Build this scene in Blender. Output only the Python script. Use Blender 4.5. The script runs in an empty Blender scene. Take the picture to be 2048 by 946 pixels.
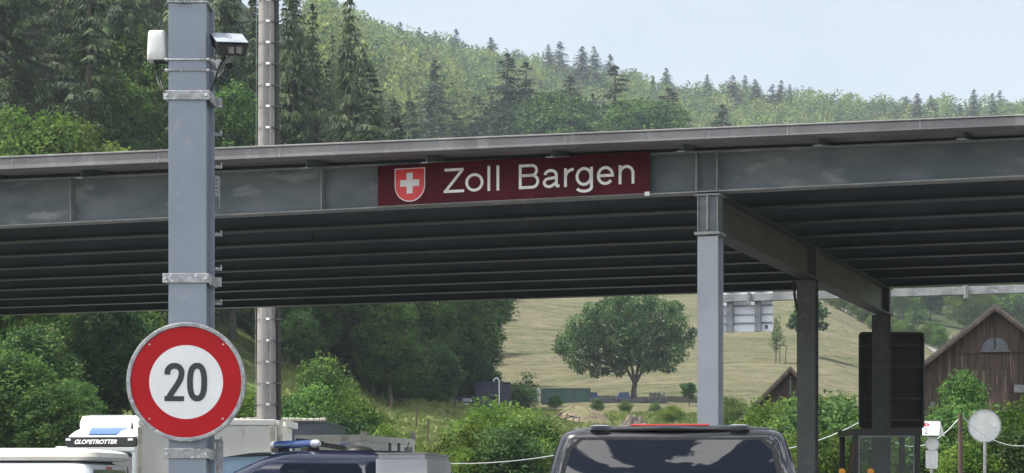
import bpy, math, random
import numpy as np
from mathutils import Vector, Matrix
random.seed(7); rng = np.random.default_rng(7)
R = math.radians
F = 4100.0; HY = 965.0; CX = 1024.0; EYE = 1.6

scene = bpy.context.scene
# ------------------------------------------------------------------ camera
cam = bpy.data.cameras.new('camera'); camo = bpy.data.objects.new('camera', cam)
scene.collection.objects.link(camo); scene.camera = camo
camo.location = (0, 0, EYE); camo.rotation_euler = (R(90), 0, 0)
cam.sensor_width = 36; cam.lens = F / 2048 * 36
cam.shift_y = (HY - 473) / 2048
cam.clip_start = 0.1; cam.clip_end = 5000
# ------------------------------------------------------------------ world, sun
SUN = Vector((-0.50, 0.0, 0.87)).normalized()
world = bpy.data.worlds.new('World'); scene.world = world; world.use_nodes = True
wn, wl = world.node_tree.nodes, world.node_tree.links; wn.clear()
sky = wn.new('ShaderNodeTexSky'); sky.sky_type = 'NISHITA'; sky.sun_disc = False
sky.sun_elevation = math.asin(SUN.z); sky.sun_rotation = math.atan2(SUN.x, SUN.y)
sky.air_density = 1.0; sky.dust_density = 2.2; sky.ozone_density = 1.0
tc = wn.new('ShaderNodeTexCoord')
sep = wn.new('ShaderNodeSeparateXYZ'); wl.new(tc.outputs['Generated'], sep.inputs[0])
def wnode(op, a, b=None):
    m = wn.new('ShaderNodeMath'); m.operation = op
    for i, v in enumerate((a, b)):
        if v is None: continue
        if isinstance(v, (int, float)): m.inputs[i].default_value = v
        else: wl.new(v, m.inputs[i])
    return m.outputs[0]
mp = wn.new('ShaderNodeMapping'); mp.inputs['Scale'].default_value = (1, 1, 1.7); wl.new(tc.outputs['Generated'], mp.inputs[0])
n1 = wn.new('ShaderNodeTexNoise'); n1.inputs['Scale'].default_value = 6.6; n1.inputs['Detail'].default_value = 13; n1.inputs['Roughness'].default_value = .55
wl.new(mp.outputs[0], n1.inputs['Vector'])
cr = wn.new('ShaderNodeValToRGB'); cr.color_ramp.elements[0].position = .535; cr.color_ramp.elements[1].position = .555
wl.new(n1.outputs['Fac'], cr.inputs[0])
back = wn.new('ShaderNodeMapRange'); back.inputs[1].default_value = .15; back.inputs[2].default_value = -.35   # heaped clouds stand behind the viewer
wl.new(sep.outputs['Y'], back.inputs[0])
cum = wnode('MULTIPLY', cr.outputs[0], back.outputs[0])
n2 = wn.new('ShaderNodeTexNoise'); n2.inputs['Scale'].default_value = 2.2; n2.inputs['Detail'].default_value = 5
wl.new(mp.outputs[0], n2.inputs['Vector'])
veil = wn.new('ShaderNodeMapRange'); veil.inputs[1].default_value = .3; veil.inputs[2].default_value = .7
veil.inputs[3].default_value = .25; veil.inputs[4].default_value = .75
wl.new(n2.outputs['Fac'], veil.inputs[0])
frontf = wn.new('ShaderNodeMapRange'); frontf.inputs[1].default_value = -.3; frontf.inputs[2].default_value = .4; wl.new(sep.outputs['Y'], frontf.inputs[0])
veil_f = wnode('MULTIPLY', veil.outputs[0], frontf.outputs[0])
mx1 = wn.new('ShaderNodeMixRGB'); wl.new(veil_f, mx1.inputs[0]); wl.new(sky.outputs[0], mx1.inputs[1]); mx1.inputs[2].default_value = (7.7, 7.9, 8.1, 1)
cc = wn.new('ShaderNodeMixRGB'); wl.new(n2.outputs['Fac'], cc.inputs[0]); cc.inputs[1].default_value = (16, 17, 19, 1); cc.inputs[2].default_value = (56, 54, 51, 1)
mx2 = wn.new('ShaderNodeMixRGB'); wl.new(cum, mx2.inputs[0]); wl.new(mx1.outputs[0], mx2.inputs[1]); wl.new(cc.outputs[0], mx2.inputs[2])
bg = wn.new('ShaderNodeBackground'); bg.inputs['Strength'].default_value = 0.06
wl.new(mx2.outputs[0], bg.inputs[0])
wo = wn.new('ShaderNodeOutputWorld'); wl.new(bg.outputs[0], wo.inputs[0])
sl = bpy.data.lights.new('sun', 'SUN'); sl.energy = 4.2; sl.angle = R(.6); sl.color = (1, .95, .86)
so = bpy.data.objects.new('sun', sl); scene.collection.objects.link(so)
so.rotation_euler = SUN.to_track_quat('Z', 'Y').to_euler()
scene.view_settings.view_transform = 'Standard'; scene.view_settings.look = 'None'
scene.view_settings.exposure = 1.25; scene.view_settings.gamma = 1
# ------------------------------------------------------------------ helpers
COL = scene.collection
def P(px, py, Y): return Vector(((px - CX) / F * Y, Y, EYE + (HY - py) / F * Y))
def tag(o, label=None, cat=None, group=None, kind=None):
    for k, v in (('label', label), ('category', cat), ('group', group), ('kind', kind)):
        if v: o[k] = v
    return o
class MB:
    def __init__(s): s.v = []; s.f = []
    def add(s, vs, fs):
        n = len(s.v); s.v += [tuple(p) for p in vs]; s.f += [tuple(i + n for i in f) for f in fs]; return s
    def box(s, a, b, M=None):
        x0, y0, z0 = a; x1, y1, z1 = b
        vs = [Vector(p) for p in ((x0,y0,z0),(x1,y0,z0),(x1,y1,z0),(x0,y1,z0),(x0,y0,z1),(x1,y0,z1),(x1,y1,z1),(x0,y1,z1))]
        if M: vs = [M @ p for p in vs]
        return s.add(vs, [(0,3,2,1),(4,5,6,7),(0,1,5,4),(1,2,6,5),(2,3,7,6),(3,0,4,7)])
    def bar(s, a, b, w, h, up=(0,0,1)):
        a, b = Vector(a), Vector(b); d = (b - a).normalized(); u = Vector(up)
        x = d.cross(u)
        if x.length < 1e-4: x = d.cross(Vector((1,0,0)))
        x.normalize(); z = x.cross(d); vs = []
        for p in (a, b):
            for sx, sz in ((-1,-1),(1,-1),(1,1),(-1,1)): vs.append(p + x*sx*w/2 + z*sz*h/2)
        return s.add(vs, [(0,1,2,3),(7,6,5,4),(0,4,5,1),(1,5,6,2),(2,6,7,3),(3,7,4,0)])
    def tube(s, pts, r, n=8):
        pts = [Vector(p) for p in pts]; rs = r if isinstance(r, (list, tuple)) else [r]*len(pts); rings = []
        ref = None
        for i, p in enumerate(pts):
            d = (pts[min(i+1, len(pts)-1)] - pts[max(i-1, 0)]).normalized()
            if ref is None: ref = d.orthogonal().normalized()
            x = (ref - d*ref.dot(d)).normalized(); ref = x; y = d.cross(x)
            rings.append([p + (x*math.cos(2*math.pi*k/n) + y*math.sin(2*math.pi*k/n))*rs[i] for k in range(n)])
        vs = [q for g in rings for q in g]; fs = []
        for i in range(len(pts)-1):
            for k in range(n): fs.append((i*n+k, i*n+(k+1)%n, (i+1)*n+(k+1)%n, (i+1)*n+k))
        fs.append(tuple(range(n))[::-1]); m = (len(pts)-1)*n; fs.append(tuple(range(m, m+n)))
        return s.add(vs, fs)
    def prism(s, poly, fn, d0, d1):
        """polygon of 2-D points, fn(u,v,d) -> 3-D, between depths d0 and d1"""
        n = len(poly); vs = [fn(u, v, d0) for u, v in poly] + [fn(u, v, d1) for u, v in poly]
        return s.add(vs, [tuple(range(n))[::-1], tuple(range(n, 2*n))] + [(i, (i+1)%n, n+(i+1)%n, n+i) for i in range(n)])
    def ring2d(s, outer, inner, fn, d0, d1):
        n = len(outer); vs = [fn(u,v,d) for d in (d0,d1) for P_ in (outer, inner) for u,v in P_]; fs = []
        for i in range(n):
            j = (i+1)%n
            fs += [(i,j,n+j,n+i), (2*n+i,3*n+i,3*n+j,2*n+j), (i,2*n+i,2*n+j,j), (n+i,n+j,3*n+j,3*n+i)]
        return s.add(vs, fs)
    def stroke(s, pts, w, fn, d0, d1, closed=False):
        n = len(pts); L = []; Rr = []
        for i in range(n):
            p = Vector(pts[i])
            a = Vector(pts[i-1]) if (i > 0 or closed) else None
            b = Vector(pts[(i+1) % n]) if (i < n-1 or closed) else None
            ds = []
            if a is not None and (p-a).length > 1e-9: ds.append((p-a).normalized())
            if b is not None and (b-p).length > 1e-9: ds.append((b-p).normalized())
            t = sum(ds, Vector((0,0))).normalized(); nrm = Vector((-t.y, t.x))
            k = 1/max(.5, nrm.dot(Vector((-ds[0].y, ds[0].x))))
            L.append(p + nrm*w/2*k); Rr.append(p - nrm*w/2*k)
        if closed: return s.ring2d([tuple(q) for q in L], [tuple(q) for q in Rr], fn, d0, d1)
        return s.prism_strip(L, Rr, fn, d0, d1)
    def prism_strip(s, L, Rr, fn, d0, d1):
        n = len(L); vs = []
        for d in (d0, d1):
            for q in L: vs.append(fn(q[0], q[1], d))
            for q in Rr: vs.append(fn(q[0], q[1], d))
        fs = []
        for i in range(n-1):
            fs += [(i,i+1,n+i+1,n+i), (2*n+i,3*n+i,3*n+i+1,2*n+i+1), (i,2*n+i,2*n+i+1,i+1), (n+i,n+i+1,3*n+i+1,3*n+i)]
        fs += [(0,n,3*n,2*n), (n-1,3*n-1,4*n-1,2*n-1)]
        return s.add(vs, fs)
    def mesh(s, name, mat=None, off=(0,0,0), smooth=None):
        me = bpy.data.meshes.new(name); o = Vector(off)
        me.from_pydata([tuple(Vector(p) - o) for p in s.v], [], s.f); 
        if mat: me.materials.append(mat)
        import bmesh
        bm = bmesh.new(); bm.from_mesh(me); bmesh.ops.recalc_face_normals(bm, faces=bm.faces); bm.to_mesh(me); bm.free()
        if smooth:
            me.polygons.foreach_set('use_smooth', [True]*len(me.polygons)); me.set_sharp_from_angle(angle=R(smooth))
        me.update(); return me
def link(name, me, parent=None, bevel=0):
    o = bpy.data.objects.new(name, me); COL.objects.link(o)
    if parent: o.parent = parent
    if bevel:
        b = o.modifiers.new('Bevel', 'BEVEL'); b.width = bevel; b.segments = 2; b.limit_method = 'ANGLE'; b.angle_limit = R(35)
    return o
class Thing:
    """Empty at the base; parts given in world coordinates (or local when local=True)"""
    def __init__(s, name, label, cat, loc, group=None, rz=0, local=False):
        s.o = bpy.data.objects.new(name, None); COL.objects.link(s.o)
        s.o.location = loc; s.o.rotation_euler = (0,0,rz); s.o.empty_display_size = .2
        s.off = Vector((0,0,0)) if local else Vector(loc); tag(s.o, label, cat, group)
    def part(s, name, mb, mat, parent=None, bevel=0, smooth=None, label=None):
        o = link(name, mb.mesh(name, mat, s.off, smooth), parent or s.o, bevel)
        if label: o['label'] = label
        return o
def copy_tree(o, parent=None):
    c = o.copy(); COL.objects.link(c)
    if parent: c.parent = parent
    for ch in list(o.children): copy_tree(ch, c)
    return c
def single(name, mb, mat, label, cat, group=None, kind=None, bevel=0, smooth=None):
    lo = Vector((min(p[0] for p in mb.v), min(p[1] for p in mb.v), min(p[2] for p in mb.v)))
    hi = Vector((max(p[0] for p in mb.v), max(p[1] for p in mb.v), 0)); base = Vector(((lo.x+hi.x)/2, (lo.y+hi.y)/2, lo.z))
    o = link(name, mb.mesh(name, mat, base, smooth), None, bevel); o.location = base
    return tag(o, label, cat, group, kind)
# ------------------------------------------------------------------ materials
def mat(name, c, rough=.6, metal=0, c2=None, scale=3, stretch=(1,1,1), thr=(.4,.6), bump=0, bscale=40, coat=0, spec=None, coords='Object', detail=6, c3=None, scale3=1.0, thr3=(.55,.6)):
    m = bpy.data.materials.new(name); m.use_nodes = True; nt = m.node_tree; b = nt.nodes['Principled BSDF']
    b.inputs['Base Color'].default_value = (*c, 1); b.inputs['Roughness'].default_value = rough; b.inputs['Metallic'].default_value = metal
    if coat: b.inputs['Coat Weight'].default_value = coat; b.inputs['Coat Roughness'].default_value = .05
    if spec is not None: b.inputs['Specular IOR Level'].default_value = spec
    t = nt.nodes.new('ShaderNodeTexCoord')
    def noise(sc, st, det=detail):
        mp = nt.nodes.new('ShaderNodeMapping'); mp.inputs['Scale'].default_value = st; nt.links.new(t.outputs[coords], mp.inputs[0])
        n = nt.nodes.new('ShaderNodeTexNoise'); n.inputs['Scale'].default_value = sc; n.inputs['Detail'].default_value = det; nt.links.new(mp.outputs[0], n.inputs['Vector']); return n.outputs['Fac']
    def mixin(prev, col, fac, th):
        r = nt.nodes.new('ShaderNodeMapRange'); r.inputs[1].default_value, r.inputs[2].default_value = th; nt.links.new(fac, r.inputs[0])
        x = nt.nodes.new('ShaderNodeMixRGB'); nt.links.new(r.outputs[0], x.inputs[0])
        if prev is None: x.inputs[1].default_value = (*c, 1)
        else: nt.links.new(prev, x.inputs[1])
        x.inputs[2].default_value = (*col, 1); return x.outputs[0]
    out = None
    if c2: out = mixin(out, c2, noise(scale, stretch), thr)
    if c3: out = mixin(out, c3, noise(scale3, stretch), thr3)
    if out: nt.links.new(out, b.inputs['Base Color'])
    if bump:
        bp = nt.nodes.new('ShaderNodeBump'); bp.inputs['Strength'].default_value = bump; bp.inputs['Distance'].default_value = .02
        nt.links.new(noise(bscale, stretch), bp.inputs['Height']); nt.links.new(bp.outputs[0], b.inputs['Normal'])
    return m
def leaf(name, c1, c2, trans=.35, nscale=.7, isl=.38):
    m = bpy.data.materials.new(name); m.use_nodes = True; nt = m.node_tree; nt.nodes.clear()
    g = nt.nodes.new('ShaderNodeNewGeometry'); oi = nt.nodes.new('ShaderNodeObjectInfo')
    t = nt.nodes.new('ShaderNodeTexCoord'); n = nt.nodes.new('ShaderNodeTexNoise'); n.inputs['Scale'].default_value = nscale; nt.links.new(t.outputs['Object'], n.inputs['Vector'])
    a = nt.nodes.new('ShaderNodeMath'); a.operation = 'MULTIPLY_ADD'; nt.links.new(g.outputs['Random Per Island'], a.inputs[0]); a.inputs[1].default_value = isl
    r = nt.nodes.new('ShaderNodeMapRange'); r.inputs[1].default_value = .41; r.inputs[2].default_value = .59; r.inputs[4].default_value = .62; nt.links.new(n.outputs['Fac'], r.inputs[0]); nt.links.new(r.outputs[0], a.inputs[2])  # clump noise: young leaf tone, also painting light and shade into the crown
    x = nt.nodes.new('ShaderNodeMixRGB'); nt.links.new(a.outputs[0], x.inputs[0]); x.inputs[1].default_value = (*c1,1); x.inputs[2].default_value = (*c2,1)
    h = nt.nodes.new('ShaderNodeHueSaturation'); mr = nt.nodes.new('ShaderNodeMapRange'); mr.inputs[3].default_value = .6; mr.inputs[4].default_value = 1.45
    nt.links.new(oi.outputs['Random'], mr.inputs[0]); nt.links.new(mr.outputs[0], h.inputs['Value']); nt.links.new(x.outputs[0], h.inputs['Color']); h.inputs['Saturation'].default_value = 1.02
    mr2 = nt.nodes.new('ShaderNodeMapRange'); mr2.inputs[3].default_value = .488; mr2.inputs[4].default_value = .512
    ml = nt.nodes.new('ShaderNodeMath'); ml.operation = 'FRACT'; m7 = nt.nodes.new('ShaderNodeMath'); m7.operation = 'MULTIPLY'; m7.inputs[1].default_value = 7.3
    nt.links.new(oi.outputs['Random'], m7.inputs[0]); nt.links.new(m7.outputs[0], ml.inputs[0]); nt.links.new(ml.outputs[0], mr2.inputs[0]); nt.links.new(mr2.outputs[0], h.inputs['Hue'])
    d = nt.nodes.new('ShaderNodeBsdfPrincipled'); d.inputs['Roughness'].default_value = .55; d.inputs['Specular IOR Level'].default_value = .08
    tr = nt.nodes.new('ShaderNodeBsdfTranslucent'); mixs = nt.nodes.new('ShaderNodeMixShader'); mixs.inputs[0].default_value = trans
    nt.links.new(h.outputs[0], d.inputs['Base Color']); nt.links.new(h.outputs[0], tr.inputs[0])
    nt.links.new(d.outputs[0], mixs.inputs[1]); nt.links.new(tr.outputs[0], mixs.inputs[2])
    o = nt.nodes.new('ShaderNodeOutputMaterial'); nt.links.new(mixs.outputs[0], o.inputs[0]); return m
M = {}
M['asphalt'] = mat('asphalt', (.095,.095,.097), .9, c2=(.12,.118,.115), scale=2, bump=.3)
M['kerb'] = mat('kerb stone', (.35,.34,.32), .9, c2=(.25,.25,.24))
M['line'] = mat('road paint', (.75,.75,.72), .7, c2=(.5,.5,.48), scale=9)
M['post'] = mat('grey blue painted steel', (.195,.228,.275), .5, c2=(.178,.21,.255), scale=2.2, c3=(.225,.25,.29), scale3=9, thr3=(.6,.75), bump=.06, bscale=25)
M['postdark'] = mat('shaded steel web paint', (.14,.17,.21), .6, c2=(.11,.13,.16))  # darker copy of the post colour, shade of the recess put in
M['galv'] = mat('galvanised steel', (.33,.34,.35), .5, .5, c2=(.20,.21,.22), scale=18, thr=(.4,.65), c3=(.6,.6,.6), scale3=40, thr3=(.6,.7))
M['bolt'] = mat('bolt steel', (.5,.5,.5), .35, .8)
M['white_plastic'] = mat('white plastic housing', (.58,.59,.58), .4, c2=(.50,.51,.50), scale=6)
M['black_plastic'] = mat('black plastic', (.012,.013,.015), .5, c2=(.02,.02,.02), scale=20, spec=.2)
M['camtop'] = mat('camera hood grey', (.33,.36,.42), .35, .3, c2=(.25,.28,.33), scale=10)
M['lens'] = mat('lens glass', (.05,.05,.048), .25, .2, c2=(.10,.095,.09), scale=40)
M['cable'] = mat('black cable', (.012,.012,.013), .5)
M['sign_red'] = mat('sign red', (.38,.007,.012), .5, c2=(.34,.006,.010), scale=3, spec=.18)
M['sign_white'] = mat('sign white', (.66,.68,.68), .4, c2=(.62,.64,.645), scale=4)
M['sign_black'] = mat('sign black', (.012,.013,.018), .4)
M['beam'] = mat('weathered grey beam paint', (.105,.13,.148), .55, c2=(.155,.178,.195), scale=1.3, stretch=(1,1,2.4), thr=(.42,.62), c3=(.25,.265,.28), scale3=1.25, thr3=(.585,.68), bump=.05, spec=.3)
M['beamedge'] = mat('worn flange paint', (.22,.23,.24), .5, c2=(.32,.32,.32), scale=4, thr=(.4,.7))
M['dark_beam'] = mat('beam paint with underside shade', (.070,.084,.106), .65, c2=(.092,.107,.130), scale=.9, stretch=(1,1,2), c3=(.115,.13,.15), scale3=2.2, thr3=(.62,.72))  # darker beam colour, underside shade put in, lightened again for missing bounce
M['girder'] = mat('green grey girder paint', (.075,.083,.082), .55, c2=(.06,.065,.065), scale=1.6, c3=(.11,.115,.11), scale3=4, thr3=(.6,.7))
M['deck'] = mat('roof deck sheet', (.08,.092,.11), .8, c2=(.06,.07,.085), scale=1)
M['fascia'] = mat('concrete grey roof edge', (.20,.195,.20), .8, c2=(.155,.15,.155), scale=1.2, stretch=(1,1,.4), c3=(.25,.245,.245), scale3=3, thr3=(.58,.7), bump=.2)
M['column_pale'] = mat('pale column paint', (.30,.325,.36), .5, c2=(.265,.29,.325), scale=2)
M['column_dark'] = mat('dark column paint', (.085,.09,.092), .55, c2=(.07,.074,.078), scale=2, c3=(.10,.105,.10), scale3=8)
M['maroon'] = mat('maroon board enamel', (.082,.006,.012), .5, c2=(.058,.005,.010), scale=1.3, c3=(.10,.014,.018), scale3=5, thr3=(.6,.7), spec=.12)
M['emblem_red'] = mat('emblem red', (.62,.02,.03), .4)
M['letter'] = mat('pale letters', (.86,.87,.88), .5, c2=(.76,.77,.78), scale=8)
M['soffit'] = mat('soffit sheet', (.19,.185,.18), .85, c2=(.14,.135,.13), scale=1.5)
M['concrete'] = mat('mast concrete', (.27,.255,.245), .85, c2=(.20,.19,.18), scale=1.5, stretch=(1,1,.3), c3=(.13,.11,.095), scale3=3, thr3=(.62,.7), bump=.3)
M['black_board'] = mat('black board back', (.006,.006,.007), .7, c2=(.012,.012,.013), scale=2)
M['black_frame'] = mat('black frame', (.012,.012,.013), .4)
M['white_paint'] = mat('white vehicle paint', (.62,.645,.68), .3, coat=.6, c2=(.585,.61,.645), scale=1)
M['dirty_white'] = mat('dirty white panel', (.74,.75,.72), .6, c2=(.69,.70,.67), scale=1.2, stretch=(1,1,.3), c3=(.48,.47,.43), scale3=4, thr3=(.62,.75))
M['rusty_rail'] = mat('grimy container rail', (.66,.65,.60), .7, c2=(.30,.26,.2), scale=5, stretch=(1,1,.4), thr=(.56,.75))
M['cream'] = mat('cream roof shell', (.55,.54,.49), .45, c2=(.48,.47,.42), scale=2)
M['navy'] = mat('dark navy vehicle paint', (.008,.011,.03), .18, coat=1, c2=(.010,.013,.034))
M['black_paint'] = mat('black vehicle paint', (.006,.007,.009), .2, 0, coat=1, c2=(.009,.010,.012))
M['dark_glass'] = mat('tinted window glass', (.004,.005,.008), .02, 0, spec=.6, c2=(.005,.006,.009))
M['screen_glass'] = mat('windscreen glass with sky tint', (.07,.11,.16), .06, spec=1, c2=(.09,.13,.18), scale=2)  # blue base colour stands in for the sky reflected in the screen
M['blue_glass'] = mat('blue lamp cover', (.012,.03,.11), .15, coat=1, c2=(.02,.045,.15), scale=30)
M['blue_visor'] = mat('blue roof hatch', (.05,.13,.36), .25, coat=.5)
M['red_lamp'] = mat('red lamp cover', (.45,.02,.02), .25, coat=.6)
M['chrome'] = mat('bright trim', (.75,.77,.8), .25, .9)
M['tyre'] = mat('tyre rubber', (.02,.02,.02), .85)
M['tarp'] = mat('dark grey tarpaulin', (.05,.06,.08), .6, c2=(.035,.042,.055), scale=1.5, bump=.4, bscale=3)
M['offwhite'] = mat('offwhite rail', (.6,.58,.52), .7, c2=(.4,.38,.33), scale=8)
M['cabinet'] = mat('grey cabinet sheet', (.36,.37,.39), .5, c2=(.31,.32,.34), scale=2)
M['wood'] = mat('dark barn boards', (.026,.018,.015), .9, c2=(.066,.043,.034), scale=1.6, stretch=(4,4,.22), thr=(.38,.62), c3=(.16,.12,.10), scale3=2.6, thr3=(.60,.68), bump=.6, bscale=6)
M['roof_tile'] = mat('old roof tiles', (.07,.06,.055), .9, c2=(.11,.095,.085), scale=6, bump=.5, bscale=12)
M['grey_wood'] = mat('grey louvre wood', (.13,.135,.145), .8, c2=(.09,.095,.105), scale=6)
M['pole_wood'] = mat('brown wooden pole', (.10,.07,.05), .85, c2=(.06,.042,.03), scale=4, stretch=(3,3,.4))
M['bark'] = mat('tree bark', (.06,.05,.042), .95, c2=(.10,.085,.07), scale=6, stretch=(1,1,.3), bump=.5, bscale=10)
M['cont_blue'] = mat('dark blue container', (.012,.016,.045), .6, c2=(.02,.025,.055), scale=.8, stretch=(3,1,.5), c3=(.05,.035,.03), scale3=1.3, thr3=(.62,.7))
M['cont_green'] = mat('dark green skip paint', (.02,.065,.055), .6, c2=(.035,.09,.075), scale=1, c3=(.05,.06,.05), scale3=2, thr3=(.6,.7))
M['blue_tarp'] = mat('faded blue panels', (.05,.085,.19), .6, c2=(.035,.055,.12), scale=1.5)
M['dark_metal'] = mat('dark trailer steel', (.035,.04,.055), .7, c2=(.08,.08,.085), scale=2)
M['soil'] = mat('dry straw soil', (.10,.08,.05), .95, c2=(.17,.14,.085), scale=1.4, stretch=(1,1,2), c3=(.10,.11,.04), scale3=.7, thr3=(.55,.62), bump=1, bscale=5)
M['rubble'] = mat('brown rubble', (.07,.055,.045), .95, c2=(.15,.125,.11), scale=2.2, bump=1, bscale=6)
M['gravel'] = mat('pale gravel', (.20,.195,.18), .95, c2=(.15,.145,.13), scale=1.5)
M['sign_back'] = mat('sign back aluminium', (.60,.62,.60), .6, 0, c2=(.52,.54,.52), scale=3)
M['gantry'] = mat('gantry zinc', (.21,.22,.225), .6, .1, c2=(.13,.14,.145), scale=3, thr=(.42,.6), c3=(.30,.31,.31), scale3=6, thr3=(.6,.7))
M['gantry_dark'] = mat('gantry post zinc', (.16,.18,.19), .6, .2, c2=(.22,.24,.25), scale=4)
M['panel_white'] = mat('gantry panel white', (.62,.66,.72), .5, c2=(.56,.60,.66), scale=3)
M['yellow'] = mat('amber lamp', (.85,.32,.01), .3, coat=.5)
M['rope'] = mat('pale wire', (.55,.57,.58), .5)
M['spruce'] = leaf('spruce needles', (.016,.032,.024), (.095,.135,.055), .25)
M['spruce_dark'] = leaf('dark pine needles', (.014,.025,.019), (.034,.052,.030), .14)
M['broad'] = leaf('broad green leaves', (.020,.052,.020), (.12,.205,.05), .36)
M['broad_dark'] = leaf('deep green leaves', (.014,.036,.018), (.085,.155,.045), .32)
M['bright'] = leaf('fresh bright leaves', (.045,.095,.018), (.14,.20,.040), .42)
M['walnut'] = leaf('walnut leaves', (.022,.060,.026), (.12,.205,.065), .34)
M['farwood'] = leaf('far wood foliage', (.022,.052,.032), (.20,.265,.075), .35, .13, .4)  # dark bluish tone paints in the shadows and gaps between crowns
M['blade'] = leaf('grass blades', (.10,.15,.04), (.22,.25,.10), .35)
# glass (thin, see-through)
g = bpy.data.materials.new('booth glass'); g.use_nodes = True; nt = g.node_tree; nt.nodes.clear()
tb = nt.nodes.new('ShaderNodeBsdfTransparent'); tb.inputs[0].default_value = (.80,.84,.86,1); gb = nt.nodes.new('ShaderNodeBsdfGlossy'); gb.inputs['Roughness'].default_value = .08
db = nt.nodes.new('ShaderNodeBsdfDiffuse'); db.inputs[0].default_value = (.55,.6,.62,1)
mg = nt.nodes.new('ShaderNodeMixShader'); mg.inputs[0].default_value = .04; nt.links.new(tb.outputs[0], mg.inputs[1]); nt.links.new(gb.outputs[0], mg.inputs[2])
mg2 = nt.nodes.new('ShaderNodeMixShader'); mg2.inputs[0].default_value = .05; nt.links.new(mg.outputs[0], mg2.inputs[1]); nt.links.new(db.outputs[0], mg2.inputs[2])
om = nt.nodes.new('ShaderNodeOutputMaterial'); nt.links.new(mg2.outputs[0], om.inputs[0]); M['glass'] = g
# ------------------------------------------------------------------ terrain
ROWS = [70, 100, 150, 200, 300, 400, 600, 800, 1100]
COLS = [-800, 0, 300, 600, 800, 1000, 1200, 1400, 1600, 1800, 2048, 2800]
Zt = np.array([
 [0, 8, 34, 60, 110, 150, 190, 210, 200],
 [0, 7, 24, 44, 85, 125, 170, 200, 190],
 [0, 5, 19, 36, 72, 112, 160, 192, 180],
 [0, 4, 12.5, 24, 52, 82, 132, 172, 160],
 [0, 3.6, 8.0, 14, 38, 66, 118, 158, 150],
 [0, 3.2, 6.6, 9.6, 31, 56, 108, 151, 138],
 [0, 2.8, 6.0, 9.8, 29.5, 50, 99, 145, 128],
 [0, 2.6, 5.9, 9.8, 28.5, 46, 94, 140, 123],
 [0, 2.3, 5.6, 9.6, 27.5, 42, 90, 138, 123],
 [0, 2.0, 5.0, 9.0, 23.5, 35, 82, 136, 122],
 [0, 1.8, 4.6, 8.4, 19.0, 33, 80, 136, 122],
 [0, 1.5, 4.0, 8.0, 18.0, 36, 82, 134, 120]], float)
def _bump(x, y): return (math.sin(x*.11+1.3)*math.cos(y*.07+.4)*.35 + math.sin(x*.23+y*.19)*.18)
def ground(X, Y):
    if Y <= 70: return 0.0
    px = CX + F*X/Y; px = min(max(px, COLS[0]), COLS[-1]-.01)
    yy = min(max(Y, 70), 1099.9)
    i = max(k for k in range(len(COLS)-1) if COLS[k] <= px); j = max(k for k in range(len(ROWS)-1) if ROWS[k] <= yy)
    a = (px-COLS[i])/(COLS[i+1]-COLS[i]); a = a*a*(3-2*a)
    b = (yy-ROWS[j])/(ROWS[j+1]-ROWS[j])
    def row(ii):
        z = Zt[ii]; k0 = max(j-1, 0); k3 = min(j+2, len(ROWS)-1)
        m1 = (z[j+1]-z[k0])/(ROWS[j+1]-ROWS[k0]) if j > 0 else 0; m2 = (z[k3]-z[j])/(ROWS[k3]-ROWS[j]); h = ROWS[j+1]-ROWS[j]
        return (2*b**3-3*b*b+1)*z[j] + (b**3-2*b*b+b)*h*m1 + (-2*b**3+3*b*b)*z[j+1] + (b**3-b*b)*h*m2
    z = row(i)*(1-a) + row(i+1)*a
    return z + _bump(X, Y)*min(1, (Y-70)/60)
xs = np.concatenate([np.arange(-900,-240,30), np.arange(-240,-70,8), np.arange(-70,80,1.6), np.arange(80,260,8), np.arange(260,900,30)])
ys = np.concatenate([np.arange(-300,40,40), np.arange(60,360,2.0), np.arange(360,1300,12)])
tm = MB(); nx, ny = len(xs), len(ys)
tm.v = [(x, y, ground(x, y)) for y in ys for x in xs]
tm.f = [(j*nx+i, j*nx+i+1, (j+1)*nx+i+1, (j+1)*nx+i) for j in range(ny-1) for i in range(nx-1)]
gm = bpy.data.materials.new('meadow ground'); gm.use_nodes = True; nt = gm.node_tree; b = nt.nodes['Principled BSDF']; b.inputs['Roughness'].default_value = .95; b.inputs['Specular IOR Level'].default_value = .1
t = nt.nodes.new('ShaderNodeTexCoord')
def gn(sc, st, det=8, rot=0):
    mp_ = nt.nodes.new('ShaderNodeMapping'); mp_.inputs['Scale'].default_value = st; mp_.inputs['Rotation'].default_value = (0,0,rot); nt.links.new(t.outputs['Object'], mp_.inputs[0])
    n = nt.nodes.new('ShaderNodeTexNoise'); n.inputs['Scale'].default_value = sc; n.inputs['Detail'].default_value = det; n.inputs['Roughness'].default_value = .62; n.inputs['Distortion'].default_value = .8
    nt.links.new(mp_.outputs[0], n.inputs['Vector']); return n.outputs['Fac']
def ramp(f, a, bb): 
    r = nt.nodes.new('ShaderNodeMapRange'); r.inputs[1].default_value = a; r.inputs[2].default_value = bb; nt.links.new(f, r.inputs[0]); return r.outputs[0]
def mx(f, a, bb):
    x = nt.nodes.new('ShaderNodeMixRGB'); nt.links.new(f, x.inputs[0])
    for k, v in ((1,a),(2,bb)):
        if isinstance(v, tuple): x.inputs[k].default_value = (*v,1)
        else: nt.links.new(v, x.inputs[k])
    return x.outputs[0]
base = mx(ramp(gn(.045,(.6,1.2,1),5),.40,.60), (.066,.088,.034), (.132,.130,.068))
base = mx(ramp(gn(.30,(.35,1,1),9,.12),.40,.66), base, (.185,.168,.112))
base = mx(ramp(gn(1.1,(.4,1,1),9,-.1),.50,.74), base, (.050,.060,.027))
sy = nt.nodes.new('ShaderNodeSeparateXYZ'); nt.links.new(t.outputs['Object'], sy.inputs[0])
base = mx(ramp(gn(3.2,(.5,1,1),6,.2),.48,.72), base, (.19,.175,.115))
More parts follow.
